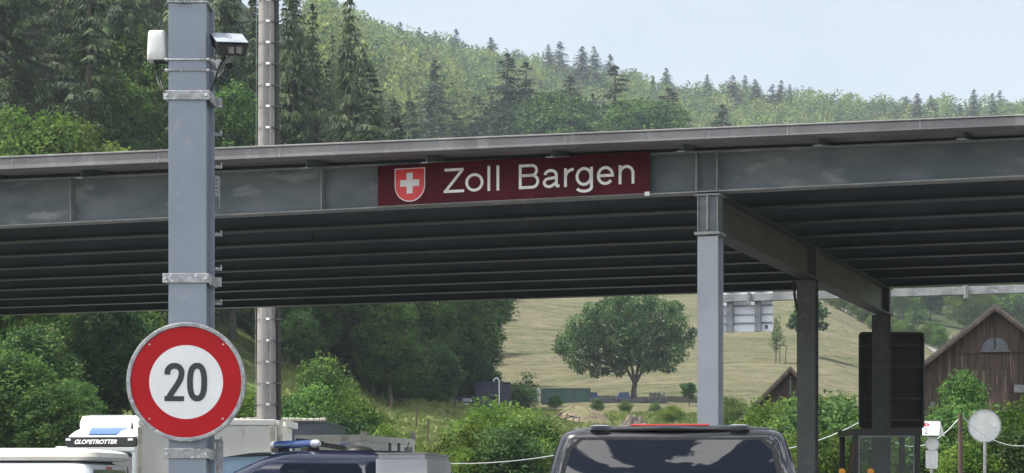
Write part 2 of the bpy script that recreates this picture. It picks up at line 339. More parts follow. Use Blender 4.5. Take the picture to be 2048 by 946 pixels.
near = nt.nodes.new('ShaderNodeMapRange'); near.inputs[1].default_value = 190; near.inputs[2].default_value = 150; nt.links.new(sy.outputs['Y'], near.inputs[0])
green = mx(ramp(gn(.5,(1,.6,1),8),.38,.66), (.095,.145,.04), (.20,.22,.085))
base = mx(near.outputs[0], base, green)
farf = nt.nodes.new('ShaderNodeMapRange'); farf.inputs[1].default_value = 350; farf.inputs[2].default_value = 380; nt.links.new(sy.outputs['Y'], farf.inputs[0])
base = mx(farf.outputs[0], base, (.045,.06,.025))
nt.links.new(base, b.inputs['Base Color'])
bp = nt.nodes.new('ShaderNodeBump'); bp.inputs['Strength'].default_value = 1; bp.inputs['Distance'].default_value = 1.1; nt.links.new(gn(1.2,(.45,1,1),9), bp.inputs['Height']); nt.links.new(bp.outputs[0], b.inputs['Normal'])
to = link('ground', tm.mesh('ground', gm, smooth=80)); tag(to, kind='structure')
rd = MB().box((-26,-40,-.1),(30,62,.004)); o = link('road', rd.mesh('road', M['asphalt'])); tag(o, kind='structure')
kb = MB()
for x in (-26.15, 30.0): kb.box((x,-40,-.1),(x+.15,62,.13))
o = link('kerb', kb.mesh('kerb', M['kerb'])); tag(o, kind='structure')
lm = MB()
for k in range(14):
    a = Vector((-.2, -6+k*5, 0)); lm.box((-1.7+k*.9, -6+k*4.5, .006),(-1.58+k*.9, -3.6+k*4.5, .010))
o = link('lane_marking', lm.mesh('lane_marking', M['line'])); tag(o, kind='structure')
pth = MB(); pp = [(1680,600,330),(1790,640,300),(1850,672,280),(1900,705,262),(1925,735,245)]
# gravel farm path climbing the meadow on the right
pl = [Vector(((p[0]-CX)/F*p[2], p[2], 0)) for p in pp]; L = []
for i in range(len(pl)-1):
    for k in range(12): L.append(pl[i].lerp(pl[i+1], k/12))
L.append(pl[-1]); vs = []; fs = []
for i, p in enumerate(L):
    d = (L[min(i+1,len(L)-1)]-L[max(i-1,0)]).normalized(); n = Vector((-d.y,d.x,0))
    for s_ in (-1.3, -.4, .4, 1.3):
        q = p+n*s_; vs.append((q.x, q.y, ground(q.x,q.y)+.12))
for i in range(len(L)-1):
    for k in range(3): fs.append((i*4+k,i*4+k+1,(i+1)*4+k+1,(i+1)*4+k))
pth.add(vs, fs); o = link('path', pth.mesh('path', M['gravel'])); tag(o, kind='structure')
# ------------------------------------------------------------------ canopy frame of reference
SL = .355; NB = math.sqrt(1+SL*SL)
A = Vector((-1, SL, 0))/NB; B = Vector((SL, 1, 0))/NB           # A: along the roof edge (to the left), B: into the depth
O1 = Vector(((1420-CX)/F*26.9, 26.9, 0)); bO = O1.dot(B)
def C0(a, b_, z): return O1 + A*a + B*b_ + Vector((0,0,z))
def C(a, b_, z): return C0(a, b_, z + max(0, (z-5.42)/.52)*.0145*a)    # the roof falls slightly to the right
def a_of(px, b_=0):                                                # distance along A where the vertical plane b_ shows at px
    k = (px-CX)/F; o = O1 + B*b_
    return (k*o.y - o.x)/(A.x - k*A.y)
def z_of(px, py, b_=0):
    q = C0(a_of(px, b_), b_, 0); return EYE + (HY-py)/F*q.y
AL, AR = 30.0, -12.0
ZB, ZT = 5.40, 5.93
def cbox(mb, a0, a1, b0, b1, z0, z1):
    vs = [C(a,b_,z) for z in (z0,z1) for a,b_ in ((a0,b0),(a1,b0),(a1,b1),(a0,b1))]
    return mb.add(vs, [(0,3,2,1),(4,5,6,7),(0,1,5,4),(1,2,6,5),(2,3,7,6),(3,0,4,7)])
can = Thing('border_canopy', 'long flat steel canopy roof over the customs lanes with grey columns', 'canopy', O1)
m = cbox(MB(), AL, AR, -.77, 14.69, 6.0, 6.03); can.part('roof_deck', m, M['deck'])
m = cbox(MB(), AL, AR, -1.13, -.80, 5.92, 6.04)
cbox(m, AL, AR, -1.15, -.75, 6.042, 6.065); can.part('roof_edge', m, M['fascia'], bevel=.008)
for px in (25, 318, 560, 885, 1130, 1418, 1575, 1840):            # joints between the edge sheets
    a = a_of(px, -1.13); m = cbox(MB(), a-.006, a+.006, -1.136, -1.129, 5.922, 6.038); can.part('edge_joint', m, M['beamedge'])
m = cbox(MB(), AL, AR, -.795, -.06, 5.978, 5.996); can.part('soffit', m, M['soffit'])
m = cbox(MB(), AL, AR, 14.7, 15.02, 5.92, 6.05); can.part('roof_edge', m, M['fascia'])
m = cbox(MB(), AL, AR, -.05, 0.0, 5.942, 5.975); can.part('closing_board', m, M['dark_beam'])
def ibeam(b_, web, fl, name, lab=None):
    m = cbox(MB(), AL, AR, b_-.008, b_+.008, ZB+.014, ZT-.014)
    o = can.part(name, m, web, label=lab)
    f1 = cbox(MB(), AL, AR, b_-.14, b_+.14, ZT-.012, ZT+.004); can.part('flange', f1, fl, parent=o)
    f2 = cbox(MB(), AL, AR, b_-.14, b_+.14, ZB-.004, ZB+.012); can.part('flange', f2, fl, parent=o)
    return o
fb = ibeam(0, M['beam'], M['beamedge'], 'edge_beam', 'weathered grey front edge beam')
for px in (150, 650, 1397, 1438, 2120):
    a = a_of(px); m = cbox(MB(), a-.008, a+.008, -.13, -.012, ZB+.016, ZT-.016); can.part('stiffener', m, M['beamedge'], parent=fb)
rsp = random.Random(3)
for k in range(1, 9):
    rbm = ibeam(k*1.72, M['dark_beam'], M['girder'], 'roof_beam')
    for a in (rsp.uniform(-7,-2), rsp.uniform(1.5,5), rsp.uniform(7,12)):
        can.part('splice_plate', cbox(MB(), a-.012, a+.012, k*1.72-.022, k*1.72-.009, ZB+.014, ZT-.014), M['girder'], parent=rbm)
for k in range(-4, 10):                                            # outriggers that carry the roof edge
    px = 1395 - 0; a = k*1.76 + .17
    if not AR < a < AL: continue
    w = .006; vs = []
    for s_ in (-w, w):
        vs += [C(a+s_,-.80,5.918), C(a+s_,-.80,5.83), C(a+s_,-.06,5.94), C(a+s_,-.06,5.972), C(a+s_,-.79,5.972)]
    m = MB().add(vs, [(0,1,2,3,4),(9,8,7,6,5),(0,5,6,1),(1,6,7,2),(2,7,8,3),(3,8,9,4),(4,9,5,0)])
    br = can.part('outrigger', m, M['beam'])
    vs = []
    for s_ in (-.055, .055): vs += [C(a+s_,-.86,5.829), C(a+s_,-.86,5.815), C(a+s_,-.06,5.936), C(a+s_,-.06,5.950)]
    m = MB().add(vs, [(0,1,2,3),(7,6,5,4),(0,4,5,1),(1,5,6,2),(2,6,7,3),(3,7,4,0)]); can.part('flange', m, M['beamedge'], parent=br)
# cross girder over the three right columns
GB = 14.05
def gird(a0):
    w = cbox(MB(), a0-.008, a0+.008, .2, GB, 4.90, 5.375); o = can.part('girder', w, M['girder'])
    can.part('flange', cbox(MB(), a0-.14, a0+.14, .15, GB+.15, 5.376, 5.392), M['girder'], parent=o)
    can.part('flange', cbox(MB(), a0-.14, a0+.14, .15, GB+.15, 4.878, 4.898), M['girder'], parent=o)
    h = MB()
    for k in range(1, 8):
        for d in (-.16, .16):
            q = C(a0-.011, k*1.72+d, 5.31); h.prism([(math.cos(t_)*.055, math.sin(t_)*.032) for t_ in np.linspace(0, 2*math.pi, 10, endpoint=False)], lambda u,v,d_: q + B*u + Vector((0,0,v)) - A*d_, 0, .003)
    can.part('cope_hole', h, M['sign_black'], parent=o)
    for b_ in (6.6, 13.9):
        can.part('stiffener', cbox(MB(), a0-.13, a0-.01, b_-.10, b_+.10, 4.9, 5.374), M['column_dark'], parent=o)
    return o
gird(0); gird(26.0)
def hcol(a0, b_, ztop, mf, mw, w=.28, d=.28, name='column'):
    o = can.part(name, cbox(MB(), a0-w/2, a0+w/2, b_-d/2, b_-d/2+.016, 0, ztop), mf, bevel=.003)
    can.part('web', cbox(MB(), a0-.006, a0+.006, b_-d/2+.018, b_+d/2-.018, 0, ztop), mw, parent=o)
    can.part('rear_flange', cbox(MB(), a0-w/2, a0+w/2, b_+d/2-.016, b_+d/2, 0, ztop), mf, parent=o)
    can.part('base_plate', cbox(MB(), a0-.25, a0+.25, b_-.25, b_+.25, .005, .03), M['galv'], parent=o)
    return o
c1 = hcol(0, .02, 4.82, M['column_pale'], M['column_dark'])
can.part('head_plate', cbox(MB(), -.17, .17, -.17, .2, 4.84, 4.875), M['beamedge'], parent=c1)
can.part('head_plate', cbox(MB(), -.17, .17, -.16, .2, ZB-.05, ZB-.03), M['beamedge'], parent=c1)
can.part('head_stub', cbox(MB(), -.135, .135, -.10, .15, 4.876, ZB-.052), M['beam'], parent=c1)
can.part('rib', cbox(MB(), -.012, .012, -.155, -.103, 4.90, ZB-.055), M['beamedge'], parent=c1)
for e in (-.13, .13): can.part('rib', cbox(MB(), e-.006, e+.006, -.14, -.103, 4.878, ZB-.055), M['beamedge'], parent=c1)
hcol(.06, 6.75, 4.875, M['column_dark'], M['column_dark'], .30, .28)
hcol(.06, 14.0, 4.875, M['column_dark'], M['column_dark'], .32, .28)
for b_ in (0.02, 6.75, 14.0): hcol(26.0, b_, 4.875, M['column_dark'], M['column_dark'])
dp = MB().tube([C(.30,6.6,5.3), C(.26,6.6,4.9), C(.24,6.6,4.6), C(.20,6.62,4.4)], .022); can.part('drain_hose', dp, M['cable'], smooth=40)
cl = MB().tube([C(a_of(980), -.28, 5.975), C(AR, -.28, 5.975)], .012)
# ------------------------------------------------------------------ name board
def fnb(u, v, d): return C0(u, -.155-d, v)
u0, u1 = a_of(757, -.155), a_of(1300, -.155)
def zb(px, py): return z_of(px, py, -.155)
zlo, zhi = zb(757, 413), zb(757, 333)
nb = Thing('name_board', 'long maroon board reading Zoll Bargen on the canopy edge beam', 'sign board', C((u0+u1)/2, -.155, zlo))
m = MB().prism([(u0,zlo),(u1,zlo),(u1,zhi),(u0,zhi)], fnb, 0, .03); nb.part('panel', m, M['maroon'], bevel=.004)
m = MB().prism([(u0,zlo-.008),(u1,zlo-.008),(u1,zlo-.001),(u0,zlo-.001)], fnb, 0, .034); nb.part('bottom_trim', m, M['beamedge'])
def T_(u, v): return (u, v)
capz0 = zb(908, 386); CH = zb(908, 337.4) - capz0
def arc(cx, cy, rx, ry, a0, a1, n=14): return [(cx+rx*math.cos(R(a0+(a1-a0)*k/n)), cy+ry*math.sin(R(a0+(a1-a0)*k/n))) for k in range(n+1)]
hw = .058; XH = .755
def glyph(ch, w):
    h = hw
    if ch == 'Z': return [([(.03,1-h),(w-.02,1-h)],0), ([(w-h*1.2,1-h*1.2),(h*1.2,h*1.2)],0), ([(0,h),(w,h)],0)]
    if ch == 'o': return [(arc(w/2,XH/2,w/2-h,XH/2-h,0,345,22),1)]
    if ch == 'l': return [([(w/2,0),(w/2,1.02)],0)]
    if ch == 'B':
        r1 = (1-h-.54)/2; r2 = (.54-h)/2
        return [([(h,0),(h,1)],0), ([(h,1-h),(w-r1-h-.05,1-h)]+arc(w-r1-h-.05,.54+r1,r1,r1,88,-88)+[(w-r1-h-.05,.54),(h,.54)],0),
                ([(h,.54),(w-r2-h,.54)]+arc(w-r2-h,h+r2,r2,r2,88,-88)+[(w-r2-h,h),(h,h)],0)]
    if ch == 'a':
        s = w-h-.07
        return [([(s,.14),(s,XH*.68)]+arc(w*.5-.02,XH*.66,s-w*.5+.02,XH*.34-h,8,172),0),
                ([(s,XH*.56)]+[(w*.62,XH*.52)]+arc(w*.38,XH*.28,w*.38-h,XH*.28-h*.8,80,300,14)+[(s,.20)],0), ([(s,.16),(s+.02,h+.01),(w,h*.9)],0)]
    if ch == 'r': return [([(h,0),(h,XH)],0), (arc(w*.95,XH*.50,w*.95-h,XH*.5-h,178,88),0)]
    if ch == 'g':
        s = w-h
        return [(arc(w/2-.01,XH/2+.01,w/2-h-.01,XH/2-h,0,345,22),1), ([(s,XH),(s,-.05)]+arc(w/2,-.05,s-w/2,.155,0,-165),0)]
    if ch == 'e': return [([(h,XH*.5),(w-h,XH*.5)]+arc(w/2,XH/2,w/2-h,XH/2-h,6,322,26),0)]
    if ch == 'n':
        return [([(h,0),(h,XH)],0), (arc(w/2,XH*.56,w/2-h,XH*.44-h,176,2)+[(w-h,0)],0)]
for ch, a, bb in (('Z',888,928.5),('o',931,967),('l',975,980.8),('l',993,999),('B',1038,1078.5),('a',1086,1119),('r',1128.5,1148),('g',1151.5,1186),('e',1194,1228),('n',1237.5,1269)):
    ua, ub = a_of(a, -.185), a_of(bb, -.185); w = (ua-ub)/CH; m = MB()
    for pts, closed in glyph(ch, w):
        m.stroke([(ua-p[0]*CH, capz0+p[1]*CH) for p in pts], .1135*CH, fnb, .031, .038, bool(closed))
    nb.part('letter', m, M['letter'])
sc = a_of(819.7,-.19); sw_ = (a_of(789.5,-.19)-a_of(850,-.19))/2; st_, sb_ = zb(820,337), zb(820,404)
def shield(k):
    w = sw_-k; pts = [(sc+w, st_-k), (sc-w, st_-k)]; mid = sb_+(st_-sb_)*.48
    pts += [(sc-w*math.cos(R(t_)), mid-(mid-sb_-k)*math.sin(R(t_))) for t_ in range(0, 181, 10)]
    return pts
m = MB().prism(shield(0), fnb, .031, .036); sh = nb.part('shield', m, M['letter'])
m = MB().prism(shield(.012), fnb, .0365, .040); nb.part('shield_field', m, M['emblem_red'], parent=sh)
zc = zb(820, 367); x1 = .141; x2 = .045
m = MB().prism([(sc+a*1,zc+b_) for a,b_ in ((-x2,-x1),(x2,-x1),(x2,-x2),(x1,-x2),(x1,x2),(x2,x2),(x2,x1),(-x2,x1),(-x2,x2),(-x1,x2),(-x1,-x2),(-x2,-x2))], fnb, .0405, .043); nb.part('cross', m, M['sign_white'], parent=sh)
ua, ub = a_of(1289,-.19), a_of(1299,-.19); m = MB().prism([(ua,zb(1294,392)),(ub,zb(1294,392)),(ub,zb(1294,384)),(ua,zb(1294,384))], fnb, .031, .034); nb.part('sticker', m, M['letter'])
# ------------------------------------------------------------------ near post with speed sign, antenna and camera
YP = 15.6; S = YP/F
def Q(px, py, dy=0): return P(px, py, YP) + Vector((0, dy, 0))   # the post is dimensioned at its own distance
def X(px): return (px-CX)*S
def Z(py): return EYE+(HY-py)*S
ps = Thing('steel_post', 'tall grey blue steel post carrying the speed sign and camera', 'post', (X(375), YP+.15, 0))
ps.part('front_flange', MB().box((X(337),YP,0),(X(412.5),YP+.018,Z(6))), M['post'], bevel=.003)
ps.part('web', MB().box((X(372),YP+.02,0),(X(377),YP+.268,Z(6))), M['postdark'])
ps.part('rear_flange', MB().box((X(337),YP+.27,0),(X(412.5)+.022,YP+.288,Z(6))), M['post'], bevel=.003)
ps.part('recess_shade_sheet', MB().box((X(408),YP+.02,0),(X(409.5),YP+.268,Z(6))), M['postdark'])  # added dark sheet in place of the shade between the flanges
ps.part('cap_plate', MB().box((X(334),YP-.01,Z(6)+.002),(X(416),YP+.30,Z(2))), M['galv'], bevel=.003)
for px in (361, 374):
    br = ps.part('top_bracket', MB().box((X(px-5),YP-.03,Z(7)),(X(px+5),YP-.012,Z(-30))), M['galv'], bevel=.003)
    ps.part('bolt', MB().tube([(X(px),YP-.04,Z(2)),(X(px),YP-.031,Z(2))], .006), M['sign_black'], parent=br)
ps.part('base_plate', MB().box((X(325),YP-.08,.005),(X(425),YP+.37,.03)), M['galv'])
for y0, y1, xa, xb in ((181,200,327,420),(547,566,325.5,419),(897,917,328,419)):   # clamp bars around the post
    t_ = (y0+y1)/2; cb = ps.part('clamp_bar', MB().box((X(xa),YP-.016,Z(y1)),(X(xb),YP-.003,Z(y0))), M['galv'], bevel=.004)
    m = MB()
    m.box((X(xa)+.006,YP-.002,Z(y1)+.01),(X(xa)+.022,YP+.31,Z(y0)-.012)); m.box((X(xb)-.002,YP+.005,Z(y1)-.01),(X(xb)+.012,YP+.31,Z(y0)-.006)); 
    m.box((X(xa),YP+.292,Z(y1)),(X(xb)+.05,YP+.304,Z(y0)))
    ps.part('clamp_back', m, M['galv'], parent=cb)
    for px in (xa+6, xb-7):
        ps.part('bolt', MB().tube([(X(px),YP-.034,Z(t_)-.003),(X(px),YP-.017,Z(t_)-.003)], .011, 6), M['bolt'], parent=cb)
for y in (256, 322, 460, 530, 600, 880):
    m = MB().box((X(412)+.024,YP+.275,Z(y+4)),(X(433),YP+.283,Z(y-3))); m.box((X(430.5),YP+.265,Z(y+4)),(X(433.5),YP+.29,Z(y-8))); ps.part('climbing_peg', m, M['galv'], bevel=.002)
m = MB().box((X(419),YP+.26,Z(384)),(X(427),YP+.268,Z(341)))
pl_ = ps.part('slotted_plate', m, M['galv'], bevel=.003)
for y in (350, 358, 366, 374): ps.part('slot', MB().box((X(421.5),YP+.255,Z(y+1.6)),(X(424.5),YP+.2595,Z(y-1.6))), M['sign_black'], parent=pl_)
m = MB().tube([(X(426),YP+.25,Z(345)),(X(429.5),YP+.25,Z(343)),(X(429.5),YP+.25,Z(408))], .004); ps.part('rod', m, M['galv'])
for y in (119.5, 141): 
    m = MB().tube([(X(329),YP-.006,Z(y)),(X(420),YP-.006,Z(y))], .0055, 6); cb = ps.part('clamp_rod', m, M['galv'])
    for px in (333, 416): ps.part('nut', MB().tube([(X(px)-.009,YP-.006,Z(y)),(X(px)+.009,YP-.006,Z(y))], .012, 6), M['bolt'], parent=cb)
m = MB().box((X(421),YP+.27,Z(946)),(X(436),YP+.285,Z(880))); ps.part('lower_plate', m, M['galv'])
# speed sign
def fs_(u, v, d): return Vector((X(375)+u, YP-.06-d, Z(765)+v))
def circ(r, n=72): return [(r*math.cos(2*math.pi*k/n), r*math.sin(2*math.pi*k/n)) for k in range(n)]
sg = Thing('speed_limit_sign', 'round red and white speed limit sign reading 20', 'road sign', (X(375), YP-.06, Z(885)))
sg.part('back_plate', MB().prism(circ(.425), fs_, -.01, .004), M['sign_back'])
sg.part('red_ring', MB().ring2d(circ(.425), circ(.280), fs_, .0045, .007), M['sign_red'])
sg.part('white_disc', MB().prism(circ(.281), fs_, .0045, .0065), M['sign_white'])
sg.part('rim', MB().ring2d(circ(.452), circ(.420), fs_, -.03, .022), M['galv'], bevel=.006)
def fd(u, v, d): return fs_((u-375)*S, -(v-765)*S, d)
m = MB(); w = 11.6
c0x, c0y, rx, ry = 397, 765, 20-w/2, 38.3-w/2; pts = []
for k in range(40):
    t_ = 2*math.pi*k/40; c_, s_ = math.cos(t_), math.sin(t_); pts.append((c0x+rx*math.copysign(abs(c_)**(2/2.5), c_), c0y+ry*math.copysign(abs(s_)**(2/2.5), s_)))
m.stroke(pts, w, fd, .008, .011, True); sg.part('digit', m, M['sign_black'])
m = MB(); r_ = 13.4
pts = [(338.6, 749), (338.6,744)] + [(352-r_*math.cos(R(t_)), 746-13.2*math.sin(R(t_))) for t_ in range(12,181,12)] + [(365.4,750),(363.5,759),(358,769),(348,784),(339,799)]
pts = [(337.8,750),(338.0,745)] + [(352-14*math.cos(R(t_)), 745.5-13*math.sin(R(t_))) for t_ in range(12,181,12)] + [(365.8,750),(363.6,759.5),(357,771),(346,787),(338.6,799)]
m.stroke(pts, w, fd, .008, .0109); m.prism([(332,803),(371,803),(371,793),(332,793)], fd, .008, .0112); sg.part('digit', m, M['sign_black'])
for px, py in ((302,690),(449,690),(302,838),(448,838)): sg.part('rivet', MB().tube([fd(px,py,.0075), fd(px,py,.012)], .007, 8), M['bolt'])
m = MB()
for dz in (-.22, .22): m.box((X(345),YP-.045,Z(765)+dz-.02),(X(405),YP-.004,Z(765)+dz+.02))
sg.part('mount_rail', m, M['galv'])
# antenna
an = Thing('antenna_box', 'white rounded antenna housing on the left side of the grey post', 'antenna', (X(311), YP+.1, Z(118)))
rings = []
m = MB(); prof = [(117,19.5,0.07),(115,20,0.075),(100,19.8,.075),(75,18.6,.07),(62,17.6,.065),(58.5,16.6,.06),(57,14,.045)]
N_ = 24
for (py, hwp, dd) in prof:
    for k in range(N_):
        t_ = 2*math.pi*k/N_; c_, s_ = math.cos(t_), math.sin(t_)
        m.v.append((X(311)+ (hwp*S)*math.copysign(abs(c_)**.45, c_), YP+.1+dd*math.copysign(abs(s_)**.45, s_), Z(py)))
for i in range(len(prof)-1):
    for k in range(N_): m.f.append((i*N_+k, i*N_+(k+1)%N_, (i+1)*N_+(k+1)%N_, (i+1)*N_+k))
m.f += [tuple(range(N_))[::-1], tuple(range((len(prof)-1)*N_, len(prof)*N_))]
an.part('housing', m, M['white_plastic'], smooth=40)
an.part('mount_plate', MB().box((X(304),YP+.06,Z(122)),(X(336),YP+.12,Z(118))), M['black_plastic'])
an.part('gland', MB().tube([(X(309),YP+.08,Z(118)),(X(309.5),YP+.08,Z(136))], [.014,.009]), M['black_plastic'], smooth=40)
an.part('cable', MB().tube([(X(309.5),YP+.08,Z(136)),(X(311),YP+.06,Z(150)),(X(316),YP+.02,Z(166)),(X(324),YP-.02,Z(178)),(X(331),YP-.02,Z(186))], .006), M['cable'], smooth=60)
an.part('cable', MB().tube([(X(317),YP+.08,Z(120)),(X(317.5),YP+.07,Z(142)),(X(320),YP+.03,Z(162)),(X(328),YP-.02,Z(182))], .005), M['cable'], smooth=60)
# camera
cm = Thing('traffic_camera', 'dark hooded camera on the right side of the grey post', 'camera', (X(440), YP+.1, Z(150)))
vs = [P(434,86,YP-.12), P(497,88,YP-.12), P(491.5,112,YP-.12), P(439,111,YP-.12), P(419,68,YP+.14), P(484,71,YP+.14), P(480,96,YP+.14), P(423,90,YP+.14)]
hd = cm.part('housing', MB().add(vs, [(0,1,2,3),(4,7,6,5),(0,4,5,1),(3,2,6,7),(0,3,7,4),(1,5,6,2)]), M['black_plastic'], bevel=.006)
up = Vector((0,0,.005)); vs2 = [vs[0]+up+Vector((0,-.012,0)), vs[1]+up+Vector((0,-.012,0)), vs[5]+up, vs[4]+up]; vs3 = [p+Vector((0,0,.008)) for p in vs2]
cm.part('sun_hood', MB().add(vs2+vs3, [(0,3,2,1),(4,5,6,7),(0,1,5,4),(1,2,6,5),(2,3,7,6),(3,0,4,7)]), M['camtop'], bevel=.002)
for px in (463, 479):
    e = [P(px-6,94,YP-.124), P(px+6,94.5,YP-.124), P(px+5,108,YP-.124), P(px-6,107,YP-.124)]; f_ = [p+Vector((0,-.004,0)) for p in e]
    cm.part('lens_window', MB().add(e+f_, [(0,1,2,3),(7,6,5,4),(0,4,5,1),(1,5,6,2),(2,6,7,3),(3,7,4,0)]), M['lens'])
cm.part('lifting_eye', MB().tube([P(455,84,YP-.03), P(455,73,YP-.03), P(457,69,YP-.03), P(460,70,YP-.03), P(462,75,YP-.03), P(462,84,YP-.03)], .004, 6), M['galv'])
m = MB().tube([P(418,120,YP+.05), P(435,128,YP+.02), P(452,130,YP)], .022); m.tube([P(458,112,YP), P(456,128,YP)], .02); m.tube([P(418,141,YP+.05), P(436,146,YP+.03), P(444,132,YP+.02)], .012); m.box(tuple(P(432,136,YP-.03)), tuple(P(444,122,YP+.03)))
m.tube([P(436,153,YP), P(448,139,YP)], .006)
cm.part('bracket', m, M['galv'], smooth=40)
cm.part('light_sensor', MB().tube([P(459,132,YP-.05), P(459,132,YP+.03)], .026, 14), M['black_plastic'], smooth=40)
cm.part('cable', MB().tube([P(450,114,YP-.02), P(441,126,YP-.04), P(434,146,YP-.03), P(427,168,YP), P(419,188,YP+.02)], .009), M['cable'], smooth=60)
# ------------------------------------------------------------------ tall mast behind the roof
YM = 58.0
mastc = lambda py, px=534.5: P(px, py, YM)
ms = Thing('concrete_mast', 'tall tapered concrete mast with ladder and cables behind the canopy', 'mast', (P(534.5,0,YM).x, YM, 0))
zt = P(0,-160,YM).z
cx_ = P(534.5,0,YM).x
def mr_(z): return .325 - .0105*(z/1.0)*.9
ms.part('pole', MB().tube([(cx_,YM,0),(cx_,YM,6),(cx_,YM,zt)], [.325,.285,.235], 24), M['concrete'], smooth=50)
for dx in (-.10, .13): ms.part('ladder_rail', MB().tube([(cx_+dx,YM-.36,0),(cx_+dx*.9,YM-.27,zt)], .012, 6), M['galv'])
ms.part('cable_duct', MB().tube([(cx_+.36,YM-.10,0),(cx_+.27,YM-.10,zt)], .06, 10), M['cable'], smooth=50)
ms.part('side_wire', MB().tube([(cx_-.34,YM-.12,0),(cx_-.28,YM-.12,zt)], .007, 6), M['galv'])
k = 0; z = 2.0
while z < zt:
    r = .325-.09*z/zt; m = MB()
    m.tube([(cx_+math.cos(t_)*(r+.012), YM+math.sin(t_)*(r+.012), z) for t_ in np.linspace(0, 2*math.pi, 21)], .007, 5)
    bo = ms.part('band', m, M['dark_metal'])
    ms.part('band_clamp', MB().box((cx_+.0,YM-r-.05,z-.03),(cx_+.10,YM-r-.015,z+.03)), M['chrome'], parent=bo)
    ms.part('duct_clamp', MB().box((cx_+r-.08,YM-.22,z-.02),(cx_+r+.16,YM-.19,z+.02)), M['dark_metal'], parent=bo)
    z += .60
# ------------------------------------------------------------------ vehicles
def loft(levels, nc=6):
    mb = MB(); n = 4*(nc+1)
    for (z, yr, yf, hw_, r) in levels:
        r = min(r, hw_-.01, (yf-yr)/2-.01)
        for (cx, cy, a0) in ((hw_-r, yf-r, 0), (-hw_+r, yf-r, 90), (-hw_+r, yr+r, 180), (hw_-r, yr+r, 270)):
            for k in range(nc+1):
                t_ = R(a0+90*k/nc); mb.v.append((cx+r*math.cos(t_), cy+r*math.sin(t_), z))
    for i in range(len(levels)-1):
        for k in range(n): mb.f.append((i*n+k, i*n+(k+1)%n, (i+1)*n+(k+1)%n, (i+1)*n+k))
    mb.f += [tuple(range(n))[::-1], tuple(range((len(levels)-1)*n, len(levels)*n))]
    return mb
def lv(levels, z, k): return float(np.interp(z, [l[0] for l in levels], [l[k] for l in levels]))
def rrect(x0, x1, z0, z1, r, n=6):
    pts = []
    for cx, cz, a0 in ((x1-r,z1-r,0),(x0+r,z1-r,90),(x0+r,z0+r,180),(x1-r,z0+r,270)):
        for k in range(n+1): t_ = R(a0+90*k/n); pts.append((cx+r*math.cos(t_), cz+r*math.sin(t_)))
    return pts
def patch(levels, face, a0, a1, z0, z1, r, off=.006, side=1, taper=0, grid=10, bulge=0):
    """a rounded pane that follows one face of a loft; a0..a1 runs across the face"""
    mb = MB(); nz = grid
    def pt(a, z, o):
        bg_ = bulge*(1-min(1,(a/max(abs(a0),abs(a1)))**2))*(1-((z-z0)/(z1-z0)*2-1)**2*.5) if o > 0 else 0
        if face == 'rear': return (a*(1+taper*(z1-z)), lv(levels,z,1)-o-bg_, z)
        if face == 'front': return (a*(1+taper*(z1-z)), lv(levels,z,2)+o, z)
        return (side*(lv(levels,z,3)+o), a, z)
    rows = []
    for i in range(nz+1):
        z = z0+(z1-z0)*i/nz; e = 0
        dz = min(z-z0, z1-z)
        if dz < r: e = r-math.sqrt(max(0, r*r-(r-dz)**2))
        rows.append([(a0+e+(a1-a0-2*e)*k/8, z) for k in range(9)])
    for o in (off, -.01):
        for row in rows:
            for a, z in row: mb.v.append(pt(a, z, o))
    K = (nz+1)*9
    for i in range(nz):
        for k in range(8):
            mb.f += [(i*9+k,i*9+k+1,(i+1)*9+k+1,(i+1)*9+k), (K+i*9+k,K+(i+1)*9+k,K+(i+1)*9+k+1,K+i*9+k+1)]
    for i in range(nz):
        for c_ in (0, 8): mb.f.append((i*9+c_,(i+1)*9+c_,K+(i+1)*9+c_,K+i*9+c_))
    for i in (0, nz):
        for k in range(8): mb.f.append((i*9+k,i*9+k+1,K+i*9+k+1,K+i*9+k))
    return mb
def wheels(th, ys_, hw_, r=.34):
    for y in ys_:
        for s_ in (-1, 1):
            w = th.part('wheel', MB().tube([(s_*(hw_-.22),y,r),(s_*(hw_-.02),y,r)], r*.66, 20), M['galv'], smooth=40)
            m = MB(); N_ = 24
            for x, rr in ((hw_-.24,r*.66),(hw_-.24,r*.97),(hw_-.20,r),(hw_-.05,r),(hw_-.01,r*.97),(hw_-.01,r*.66)):
                for k in range(N_): m.v.append((s_*x, y+rr*math.cos(2*math.pi*k/N_), r+rr*math.sin(2*math.pi*k/N_)))
            for i in range(6):
                for k in range(N_): m.f.append((i*N_+k, i*N_+(k+1)%N_, ((i+1)%6)*N_+(k+1)%N_, ((i+1)%6)*N_+k))
            th.part('tyre', m, M['tyre'], parent=w, smooth=40)
# black van, seen from behind
BV = [(.28,.03,4.80,.90,.15),(.55,0,4.9,.95,.2),(1.0,.0,4.88,.96,.2),(1.15,.03,4.7,.955,.2),(1.35,.06,4.2,.945,.2),(1.66,.12,3.9,.925,.16),(1.80,.155,3.75,.885,.14),(1.90,.18,3.62,.85,.13),(1.935,.19,3.55,.838,.13),(1.96,.205,3.5,.82,.13),(1.98,.23,3.45,.797,.14),(1.995,.26,3.4,.765,.15),(2.006,.30,3.3,.73,.17),(2.018,.42,3.15,.60,.2),(2.026,.6,3.0,.40,.25)]
YV = 15.2; vx = (1334-CX)/F*YV
bv = Thing('black_van', 'black van seen from behind with clouds mirrored in its rear window', 'van', (vx, YV-.2, 0), rz=R(-8), local=True)
bv.part('body', loft(BV), M['black_paint'], smooth=55)
bv.part('rear_window', patch(BV, 'rear', -.725, .725, 1.12, 1.915, .07, taper=.30, bulge=.05), M['dark_glass'], smooth=30)
m = MB()
th_ = bv.part('window_seal', patch(BV, 'rear', -.755, .755, 1.09, 1.935, .08, off=.003, taper=.30), M['black_plastic'], smooth=30)
